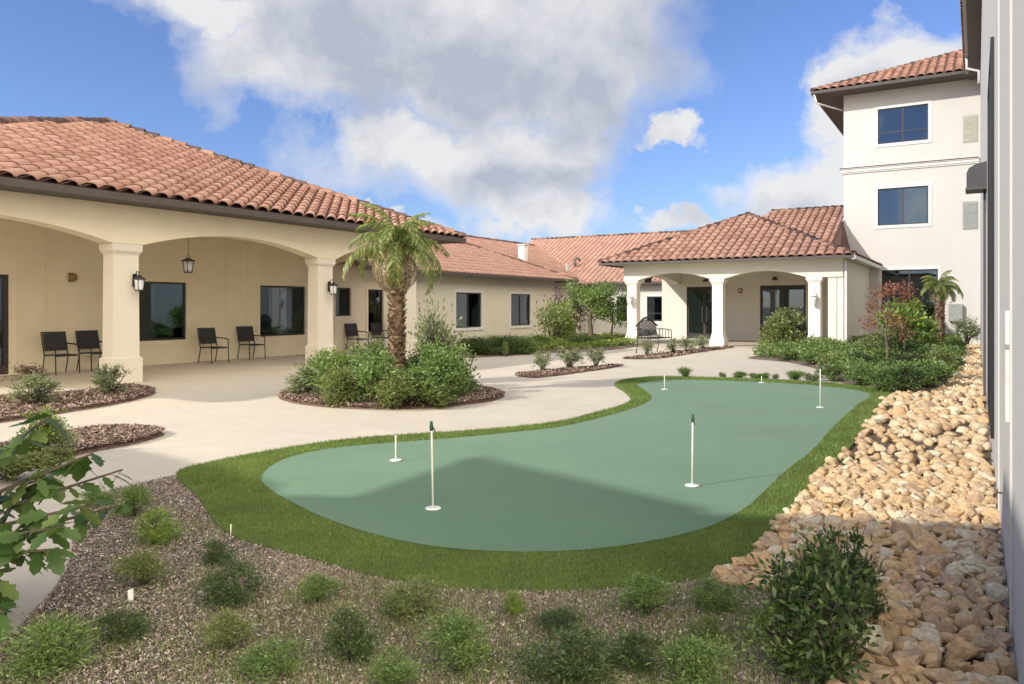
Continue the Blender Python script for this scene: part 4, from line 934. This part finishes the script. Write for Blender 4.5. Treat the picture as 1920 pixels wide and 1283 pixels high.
def palm(label, x, y, zc, r0, fl, nf, seed, dead=6, ll=.26):
    t = tag(empty('palm_tree',(x,y,0)), label, 'palm'); r = random.Random(seed); bm = bm_()
    prof = [(-.05,r0*1.15),(.25,r0),(zc*.5,r0*.95),(zc*.8,r0*1.0),(zc,r0*.7)]; lathe(bm, prof, 14)
    nrow = int(zc/.07)
    for k in range(nrow):
        z = .03+k*.07*(zc-.1)/(nrow*.07)*1.0
        for q in range(9):
            a = q*2*PI/9+k*.37+r.uniform(-.1,.1); rr = r0*.93; w = r0*.42; o_ = Vector((math.cos(a),math.sin(a),0)); s_ = Vector((-o_.y,o_.x,0)); out = r.uniform(.25,.55)*r0
            p0 = o_*rr*.85+Vector((0,0,z)); p1 = o_*(rr+out)+Vector((0,0,z+.085+r.uniform(-.02,.03)))
            v = [bm.verts.new(c) for c in (p0-s_*w, p0+s_*w, p1+s_*w*.55, p1-s_*w*.55, p0-s_*w+Vector((0,0,.09)), p0+s_*w+Vector((0,0,.09)))]
            bm.faces.new((v[0],v[1],v[2],v[3])); bm.faces.new((v[3],v[2],v[5],v[4]))
    obj('trunk', bm, M['palmbark'], t)
    ms = [frondmesh(seed+k, fl, 1.7+.6*k, 34, ll, .017) for k in range(4)]
    for m_ in ms: m_.materials.append(M['palm_leaf'])
    md = frondmesh(seed+9, fl*.8, 2.9, 26, ll*.8, .018); md.materials.append(M['dead_leaf'])
    for k in range(nf+dead):
        de = k >= nf; o = bpy.data.objects.new('frond', md if de else ms[k%4]); COL.objects.link(o); o.parent = t
        tier = k/nf; pitch = (-.75+1.35*tier) if not de else .85
        o.location = (0,0,zc-.02-.12*min(tier,1)); o.rotation_euler = (r.uniform(-.15,.15), pitch+r.uniform(-.3,.3), k*2.399+r.uniform(-.2,.2)); s_ = r.uniform(.8,1.1)*(.75+.3*min(tier,1)); o.scale = (s_,)*3
    return t
palm('shaggy trunked palm with drooping fronds rising from the island of shrubs', (744-CX)/F*13.0, 13.0, 2.6, .125, 1.28, 28, 4, 9, .25)
palm('small palm standing by the tower wall at the end of the right bed', (1762-CX)/F*25.0, 25.0, 2.25, .13, .95, 22, 14, 2, .24)
# broad leafed branch at the left edge
def broad_leaf():
    pts = [(0,0),(.18,.16),(.34,.33),(.42,.22),(.58,.40),(.66,.24),(.82,.22),(1,0)]
    bm = bm_(); ce = [bm.verts.new((x,0,-.10*x*x)) for x,_ in pts]
    for sd in (1,-1):
        ed = [ce[0]]+[bm.verts.new((x,sd*w*.8,-.10*x*x+.10*w-.05*abs(w)*x)) for x,w in pts[1:-1]]+[ce[-1]]
        for k in range(len(pts)-1):
            f = [ce[k],ce[k+1],ed[k+1],ed[k]]; f = [v for i,v in enumerate(f) if v not in f[:i]]
            if len(f) > 2: bm.faces.new(f if sd > 0 else f[::-1])
    return bm
bl = broad_leaf(); bl.verts.index_update(); bv = np.array([v.co for v in bl.verts]); bf = [[v.index for v in f.verts] for f in bl.faces]; bl.free()
bt = tag(empty('broadleaf_plant',(-2.75,3.75,0)), 'big broad leafed plant reaching in from the left edge of the photo', 'plant')
bm = bm_(); lv, lf, off = [], [], 0; r = random.Random(21); tw = []
ends = [(.75,-.10,.80),(.85,-.25,.60),(.70,-.35,.42),(.84,.0,.70),(.55,-.1,.98),(.5,-.4,.30),(.82,-.45,.55),(.35,-.2,.86),(.45,.1,.66),(.62,-.55,.22),(.3,-.35,.55),(.15,-.1,.75),(.78,.1,.5),(.4,-.5,.42)]
for e in ends:
    e = Vector(e); b0 = Vector((r.uniform(-.05,.05),r.uniform(-.05,.05),0)); m1_ = Vector((e.x*.35,e.y*.35,e.z*.75)); tube(bm,[b0,m1_,e],[.016,.011,.005],6); tw.append((m1_,e))
obj('stem', bm, M['stem'], bt)
for m1_, e in tw:
    for k in range(17):
        t = .05+.95*k/16; p = m1_.lerp(e,t); a = r.uniform(0,6.28); pit = r.uniform(-.2,.9); sz = r.uniform(.09,.17)
        R_ = Matrix.Rotation(a,3,'Z') @ Matrix.Rotation(pit,3,'Y') @ Matrix.Rotation(r.uniform(-.7,.7),3,'X'); q = np.array([R_ @ Vector(v) for v in bv])*sz+np.array(p)
        lv.append(q); lf += [[i+off for i in f] for f in bf]; off += len(bv)
me = bpy.data.meshes.new('foliage'); me.from_pydata(np.vstack(lv).tolist(), [], lf); obj('foliage', me, M['leaf_broad'], bt)

# ---------------------------------------------------------------- 11 furniture, lamps, pins
def chair(label, group):
    t = tag(empty('patio_chair'), label, 'chair', group)
    b = bm_(); box(b,-.24,.24,-.22,.24,.405,.425); bevel(b,.008); obj('seat', b, M['sling'], t)
    b = bm_(); box8(b,[(-.24,-.24,.50),(.24,-.24,.50),(.24,-.22,.50),(-.24,-.22,.50),(-.24,-.33,.90),(.24,-.33,.90),(.24,-.31,.90),(-.24,-.31,.90)]); bevel(b,.006); obj('backrest', b, M['sling'], t)
    b = bm_()
    for sd in (-.26,.26): tube(b,[(sd,-.20,.41),(sd,-.235,.5),(sd,-.335,.92)],.014,8)
    tube(b,[(-.26,-.335,.915),(.26,-.335,.915)],.014,8); tube(b,[(-.26,-.22,.40),(.26,-.22,.40)],.012,8); tube(b,[(-.26,.25,.40),(.26,.25,.40)],.012,8); obj('frame', b, M['black'], t)
    for sx_ in (-.26,.26):
        b = bm_(); tube(b,[(sx_,.25,.62),(sx_,.25,.40),(sx_,.27,.0)],.013,8); obj('leg', b, M['black'], t)
        b = bm_(); tube(b,[(sx_,-.20,.42),(sx_,-.23,.25),(sx_,-.30,.0)],.013,8); obj('leg', b, M['black'], t)
        b = bm_(); tube(b,[(sx_,-.27,.66),(sx_,-.05,.655),(sx_,.18,.64),(sx_,.26,.61)],.016,8); obj('armrest', b, M['black'], t)
    return t
c0_ = chair('x','dark sling chairs along the arcade wall')
spots = [(115,17.15,'leftmost dark sling chair left of the nearest arcade column'),(178,18.0,'dark sling chair half hidden behind the nearest arcade column'),(401,20.35,'dark sling chair against the arcade wall right of the first big window'),(470,21.9,'dark sling chair just left of the second big window'),(640,26.0,'dark chair seen past the second arcade column under the small window'),(694,27.0,'dark chair seen left of the palm trunk')]
for k,(p_,D_,lb) in enumerate(spots):
    x_ = (p_-CX)/F*D_; u,v = UV(x_,D_); v = max(v,-17.72); q = W(u,v,.002)
    if k == 0: c0_.location = q; c0_.rotation_euler = (0,0,ROT+PI); c0_['label'] = lb
    else: dup(c0_, q, ROT+PI+random.uniform(-.08,.08), None, lb)
hb_ = chair('tall backed grey chair standing left of the palm trunk', None); hb_.location = W(20.9,-17.3,.002); hb_.rotation_euler = (0,0,ROT+PI+.4); hb_.scale = (1.15,1.0,1.35)
def bench(label, w=1.0):
    t = tag(empty('metal_bench'), label, 'bench'); h = w/2; b = bm_(); arc = []
    for k in range(17): a = k/16; x = -h+w*a; arc.append((x,-.24-.06,.78+.24*math.sin(PI*a)**1.3))
    tube(b, arc, .026, 6); tube(b,[(-h,-.27,.50),(h,-.27,.50)],.014,6)
    for k in range(1,16):
        x = -h+w*k/16; zt = .78+.24*math.sin(PI*k/16)**1.3; tube(b,[(x,-.27,.50),(x+.02,-.30,zt)],.011,5)
    for k in range(-6,13):
        x0,x1 = -h+w*k/12, -h+w*(k+6)/12
        for (p0,p1) in (((x0,.52),(x1,.96)),((x1,.52),(x0,.96))):
            seg = []
            for q in range(9):
                x = p0[0]+(p1[0]-p0[0])*q/8; z = p0[1]+(p1[1]-p0[1])*q/8
                if -h < x < h and z < .78+.24*math.sin(PI*(x+h)/w)**1.3: seg.append((x,-.285,z))
            if len(seg) > 1: tube(b,seg,.010,4)
    obj('backrest', b, M['black'], t)
    b = bm_()
    for k in range(13): x = -h+w*k/12; tube(b,[(x,-.24,.44),(x,.22,.44)],.014,5)
    for k in range(9): y = -.24+.46*k/8; tube(b,[(-h,y,.443),(h,y,.443)],.006 if 0 < k < 8 else .014,5)
    obj('seat', b, M['black'], t)
    for sd in (-h,h):
        b = bm_(); tube(b,[(sd,-.27,.68),(sd,-.1,.69),(sd,.15,.67),(sd,.24,.63),(sd,.22,.57)],.015,6)
        for k in range(4): tube(b,[(sd,-.2+.11*k,.44),(sd,-.2+.11*k,.675)],.012,5)
        obj('armrest', b, M['black'], t)
        for y in (-.25,.22): b = bm_(); tube(b,[(sd,y,.57 if y > 0 else .5),(sd,y,.2),(sd,y+(.05 if y > 0 else -.05),0)],.014,6); obj('leg', b, M['black'], t)
    return t
bn = bench('black ornate metal bench with an arched lattice back in front of the entrance porch', 1.0); x_,y_ = (1228-CX)/F*24.6,24.6; bn.location = (x_,y_,.002); bn.rotation_euler = (0,0,-2.4); bn.scale = (1.1,1.1,1.12)
bn2 = bench('ornate dark metal chair partly hidden behind the right entrance column', .6); bn2.location = ((1526-CX)/F*28.9,28.9,.002); bn2.rotation_euler = (0,0,-1.9)
def lantern(label, loc, rz, mat='black', s=1.0):
    t = tag(empty('wall_lantern', loc, rz), label, 'lantern'); t.scale = (s,s,s); m_ = M[mat]
    b = bm_(); box(b,-.05,.05,0,.02,-.10,.16); bevel(b,.008); obj('backplate', b, m_, t)
    b = bm_(); tube(b,[(0,.015,.10),(0,.07,.20),(0,.13,.20),(0,.15,.13)],.010,6); obj('arm', b, m_, t)
    b = bm_(); lathe(b,[(.045,.115),(.06,.12),(.09,.075),(.12,.035),(.135,.02)],8,(0,.15,0)); obj('hood', b, m_, t)
    b = bm_(); lathe(b,[(-.155,.068),(-.14,.075),(.04,.09),(.045,.09)],8,(0,.15,0)); obj('lamp_glass', b, M['frost'], t)
    b = bm_()
    for k in range(4):
        a = PI/4+k*PI/2; tube(b,[(.078*math.cos(a),.15+.078*math.sin(a),-.15),(.098*math.cos(a),.15+.098*math.sin(a),.05)],.007,5)
    lathe(b,[(-.175,.06),(-.17,.082),(-.155,.082)],8,(0,.15,0)); obj('cage', b, m_, t)
    return t
lantern('black wall lantern on the nearest arcade column', W(8.98,-14.11,1.98), ROT+PI)
lantern('black wall lantern on the second arcade column', W(14.25,-14.11,1.98), ROT+PI)
lantern('pale wall lantern on the right entrance column', W(28.42,-4.86,1.80), ROT+PI/2, 'white', 1.25)
lantern('pale wall lantern on the left entrance column', W(28.42,-11.7,1.80), ROT+PI/2, 'white', 1.25)
def pendant(label, loc, chain):
    t = tag(empty('hanging_lantern', loc, ROT), label, 'lantern'); b = bm_(); tube(b,[(0,0,.24),(0,0,.24+chain)],.007,6); lathe(b,[(.24+chain-.03,.02),(.24+chain,.06)],10); obj('chain', b, M['bronze'], t)
    b = bm_(); tube(b,[(-.03,0,.15),(-.05,0,.20),(0,0,.25),(.05,0,.20),(.03,0,.15)],.008,6); lathe(b,[(.09,.17),(.10,.17),(.13,.09),(.16,.04)],8); obj('hood', b, M['bronze'], t)
    b = bm_(); lathe(b,[(-.17,.085),(.08,.115)],8); obj('lamp_glass', b, M['frost'], t)
    b = bm_()
    for k in range(4): a = PI/4+k*PI/2; tube(b,[(.09*math.cos(a),.09*math.sin(a),-.17),(.122*math.cos(a),.122*math.sin(a),.09)],.009,5)
    lathe(b,[(-.195,.07),(-.19,.10),(-.17,.10)],8); obj('cage', b, M['bronze'], t)
pendant('bronze lantern hanging in the middle of the second arch', (-7.74,18.28,2.50), .65)
pendant('bronze lantern hanging in the nearest arch at the left edge', (-11.4,16.6,2.50), .65)
def small(name, label, cat, loc, rz, fn, mat, pname='body', extra=None):
    t = tag(empty(name, loc, rz), label, cat); b = bm_(); fn(b); obj(pname, b, mat, t)
    if extra: b = bm_(); extra[1](b); obj(extra[0], b, extra[2], t)
    return t
small('wall_light','small brown brass light on the arcade wall','wall light',W(9.95,-18.09,2.18),ROT+PI,lambda b: lathe(b,[(-.09,.02),(-.08,.07),(-.03,.09),(.03,.09),(.08,.07),(.09,.02)],14,(0,.06,0)),M['brass'],'shade',('backplate',lambda b: box(b,-.07,.07,0,.015,-.10,.10),M['bronze']))
small('fire_alarm','small reddish alarm box between the two entrance doors','alarm',W(34.29,-8.95,2.2),ROT+PI/2,lambda b: bevel(b_box(b,-.09,.09,0,.06,-.1,.1),.01),M['brass'],'housing',('strobe',lambda b: box(b,-.04,.04,.06,.08,-.03,.05),M['frost']))
small('wall_light','small dome light over the left entrance door','wall light',W(34.29,-10.5,2.68),ROT+PI/2,lambda b: lathe(b,[(-.05,.12),(.0,.11),(.05,.07),(.08,.02)],14,(0,.12,0)),M['bronze'],'shade',('backplate',lambda b: box(b,-.06,.06,0,.02,-.05,.08),M['bronze']))
small('wall_light','small dome light over the right entrance door','wall light',W(34.29,-7.45,2.70),ROT+PI/2,lambda b: lathe(b,[(-.05,.12),(.0,.11),(.05,.07),(.08,.02)],14,(0,.12,0)),M['bronze'],'shade',('backplate',lambda b: box(b,-.06,.06,0,.02,-.05,.08),M['bronze']))
small('loudspeaker','black outdoor speaker high under the left end of the entrance porch','speaker',W(29.3,-11.35,2.66),ROT+.7,lambda b: bevel(b_box(b,-.14,.14,-.12,.12,-.2,.2),.03),M['black'],'cabinet',('bracket',lambda b: box(b,-.02,.02,-.2,-.11,-.03,.25),M['grey']))
small('utility_box','grey metal utility box fixed to the tower wall near the rock bed','utility box',W(36.03,-.72,1.25),ROT+PI/2,lambda b: bevel(b_box(b,-.25,.25,0,.22,-.35,.35),.01),M['grey'],'cabinet',('conduit',lambda b: tube(b,[(0,.1,-.35),(0,.1,-1.2)],.03,8),M['grey']))
def pin(label, pxx, pyy, h, cat='golf pin', flag=True, seed=0):
    x,y = G(pxx,pyy); t = tag(empty('golf_pin',(x,y,.04)), label, cat, 'hole markers on the putting green' )
    b = bm_(); tube(b,[(0,0,.0),(.002*seed,0,h*.5),(.004*seed,0,h)],.0072,8); obj('pole', b, M['cord'], t)
    b = bm_(); lathe(b,[(.003,.058),(.009,.058),(.012,.052),(.012,.02)],24); obj('cup_rim', b, M['white'], t)
    if flag:
        b = bm_(); lathe(b,[(h-.055,.010),(h-.045,.015),(h-.02,.013),(h+.012,.009)],8,(.004*seed,0,0))
        for k in range(3): tube(b,[(0,0,h-.03),(.012+.006*k,.006-.008*k,h-.055-.01*k)],[.006,.003],5)
        obj('flag', b, M['flag'], t)
    return t
pin('tall cream pole with a furled green flag nearest the viewer on the putting green',812,965,.62,seed=-3)
pin('tall cream pole with a furled dark flag standing right of centre on the putting green',1298,921,.575,seed=1)
pin('short bare white marker rod behind the nearest pole on the putting green',742,872,.24,flag=False)
pin('tall cream pole near the far right corner of the putting green',1538,770,.62,seed=0)
pin('thin bare white marker rod near the far left corner of the putting green',1246,735,.26,flag=False)
pin('tiny white marker rod at the back edge of the putting green',1428,722,.13,flag=False)
x_,y_ = G(246,1135); t = tag(empty('marker_stake',(x_,y_,0)),'small white stake stuck in the mulch of the front bed','stake'); b = bm_(); box8(b,[(-.012,-.004,-.02),(.012,-.004,-.02),(.012,.004,-.02),(-.012,.004,-.02),(-.016,-.004,.075),(.010,-.004,.085),(.010,.004,.085),(-.016,.004,.075)]); obj('blade', b, M['white'], t)
x_,y_ = G(432,1012); t = tag(empty('marker_stake',(x_,y_,0)),'thin tan stake at the turf edge behind the dark shrublet','stake'); b = bm_(); tube(b,[(0,0,-.02),(.004,0,.10)],.004,6); obj('rod', b, M['cord'], t)

# ---------------------------------------------------------------- 12 sun, sky, camera
el = math.atan2(1, math.hypot(sx, sy)); sd = Vector((sx, sy, -1)).normalized()
L = bpy.data.lights.new('sun','SUN'); L.energy = SUN_E; L.angle = math.radians(.9); L.color = (1,.94,.85)
lo = bpy.data.objects.new('sun', L); COL.objects.link(lo); lo.rotation_euler = sd.to_track_quat('-Z','Y').to_euler(); lo.location = (-20,-10,20)
w = bpy.data.worlds.new('World'); S.world = w; w.use_nodes = True; nt = w.node_tree; nt.nodes.clear()
out = nt.nodes.new('ShaderNodeOutputWorld'); sk = nt.nodes.new('ShaderNodeTexSky'); sk.sky_type = 'NISHITA'; sk.sun_disc = False
sk.sun_elevation = el; sk.sun_rotation = math.atan2(-sx, -sy); sk.air_density = 1.0; sk.dust_density = .6; sk.ozone_density = 2.5
bg = nt.nodes.new('ShaderNodeBackground'); bg.inputs[1].default_value = SKY_S
nt.links.new(mixc(nt, 1.0, sk.outputs[0], SKY_T, 'MULTIPLY'), bg.inputs[0])
tc = nt.nodes.new('ShaderNodeTexCoord'); DIR = tc.outputs['Generated']
def vm(op, a, b=None, out_=0):
    n = nt.nodes.new('ShaderNodeVectorMath'); n.operation = op
    for i, v in enumerate((a,b)):
        if v is None: continue
        if hasattr(v,'is_linked'): nt.links.new(v, n.inputs[i])
        else: n.inputs[i].default_value = v
    return n.outputs[out_]
def ma(op, a, b=None, c=None, clamp=False):
    n = nt.nodes.new('ShaderNodeMath'); n.operation = op; n.use_clamp = clamp
    for i, v in enumerate((a,b,c)):
        if v is None: continue
        if hasattr(v,'is_linked'): nt.links.new(v, n.inputs[i])
        else: n.inputs[i].default_value = v
    return n.outputs[0]
_w = N(nt, 'ShaderNodeTexNoise'); _w.inputs['Scale'].default_value = 5.5; _w.inputs['Detail'].default_value = 7; _w.inputs['Roughness'].default_value = .62; nt.links.new(DIR, _w.inputs['Vector'])
DW = vm('ADD', DIR, vm('MULTIPLY', vm('SUBTRACT', _w.outputs['Color'], (.5,.5,.5)), (.26,.26,.22)))
n1 = noise(nt, DIR, 3.2, 9, .56, .25); n2 = noise(nt, vm('ADD',DIR,(4,2,7)), 7.5, 8, .6, .2)
def blob(cx_, cy_, rx, ry):
    d = Vector(((cx_-CX)/F, 1, (HZ-cy_)/F)); k = 1/d.length; d.normalize(); a, b_ = rx/F*k, ry/F*k
    q = vm('MULTIPLY', vm('SUBTRACT', DW, tuple(d)), (1/a, 1/(2*a), 1/b_)); return ma('SUBTRACT', 1.0, vm('LENGTH', q, None, 1))
def vmax(L_):
    r_ = L_[0]
    for x in L_[1:]: r_ = ma('MAXIMUM', r_, x)
    return r_
cl = vmax([blob(*b_) for b_ in CLOUDS])
fld = ma('ADD', ma('MAXIMUM', cl, -.9), ma('MULTIPLY', ma('SUBTRACT', ma('ADD', ma('MULTIPLY', n1, .65), ma('MULTIPLY', n2, .35)), .5), CL_N))
# unseen bright clouds added over and behind the viewer as fill light
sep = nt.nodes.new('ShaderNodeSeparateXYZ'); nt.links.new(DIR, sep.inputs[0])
fill_cl = ma('MULTIPLY', ma('SUBTRACT', n1, .46), 5.0); FILL_DIR = ma('MAXIMUM', ma('SUBTRACT', ma('MULTIPLY', sep.outputs['X'], .5), ma('MULTIPLY', sep.outputs['Y'], .85)), 0.0)
fill_cl = ma('ADD', fill_cl, ma('MULTIPLY', ma('SUBTRACT', FILL_DIR, .35), 3.0)); fill_cl = ma('SUBTRACT', fill_cl, .2)
fill_cl = ma('ADD', fill_cl, ma('MULTIPLY', ma('MAXIMUM', ma('SUBTRACT', sep.outputs['Z'], .5), 0.0), 3.0))
alpha = ma('MULTIPLY', ma('MAXIMUM', ma('ADD', fld, .12), fill_cl), 1.9, None, True)
alpha = ma('SMOOTH_MIN', alpha, .97, .1)
dark = vmax([blob(*b_) for b_ in DARKS]); dk = ma('ADD', ma('MULTIPLY', dark, .75), ma('MULTIPLY', ma('SUBTRACT', n2, .5), 3.0)); dk = ma('ADD', dk, .28, None, True)
dk = ma('MULTIPLY', dk, ma('GREATER_THAN', sep.outputs['Y'], 0.0)) 
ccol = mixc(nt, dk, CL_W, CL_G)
ccol = mixc(nt, ma('MULTIPLY', FILL_DIR, 1.6, None, True), ccol, (1.0,.90,.74))  # warm tint for the added out-of-view fill
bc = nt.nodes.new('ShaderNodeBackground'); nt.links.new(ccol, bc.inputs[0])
nt.links.new(ma('ADD', CL_S, ma('MULTIPLY', FILL_DIR, FILL_S)), bc.inputs[1])  # out-of-view sky boosted to lift the shaded walls
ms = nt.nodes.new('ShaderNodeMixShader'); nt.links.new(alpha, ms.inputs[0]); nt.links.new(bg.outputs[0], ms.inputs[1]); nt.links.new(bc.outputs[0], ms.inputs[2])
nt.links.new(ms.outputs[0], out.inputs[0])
cam = bpy.data.cameras.new('camera'); co = bpy.data.objects.new('camera', cam); COL.objects.link(co)
co.location = (0,0,CAMZ); co.rotation_euler = (PI/2,0,0); cam.sensor_width = 36; cam.lens = F/1920*36; cam.shift_y = -(641.5-HZ)/1920
cam.clip_start = .05; cam.clip_end = 3000; S.camera = co
S.view_settings.view_transform = 'Standard'; S.view_settings.look = 'None'; S.view_settings.exposure = EXPO; S.view_settings.gamma = 1
S.cycles.max_bounces = 8; S.cycles.diffuse_bounces = 5; S.cycles.glossy_bounces = 3; S.cycles.transmission_bounces = 4; S.cycles.transparent_max_bounces = 12
S.cycles.use_denoising = True
for o in S.objects:
    if '_abs' in o: del o['_abs']
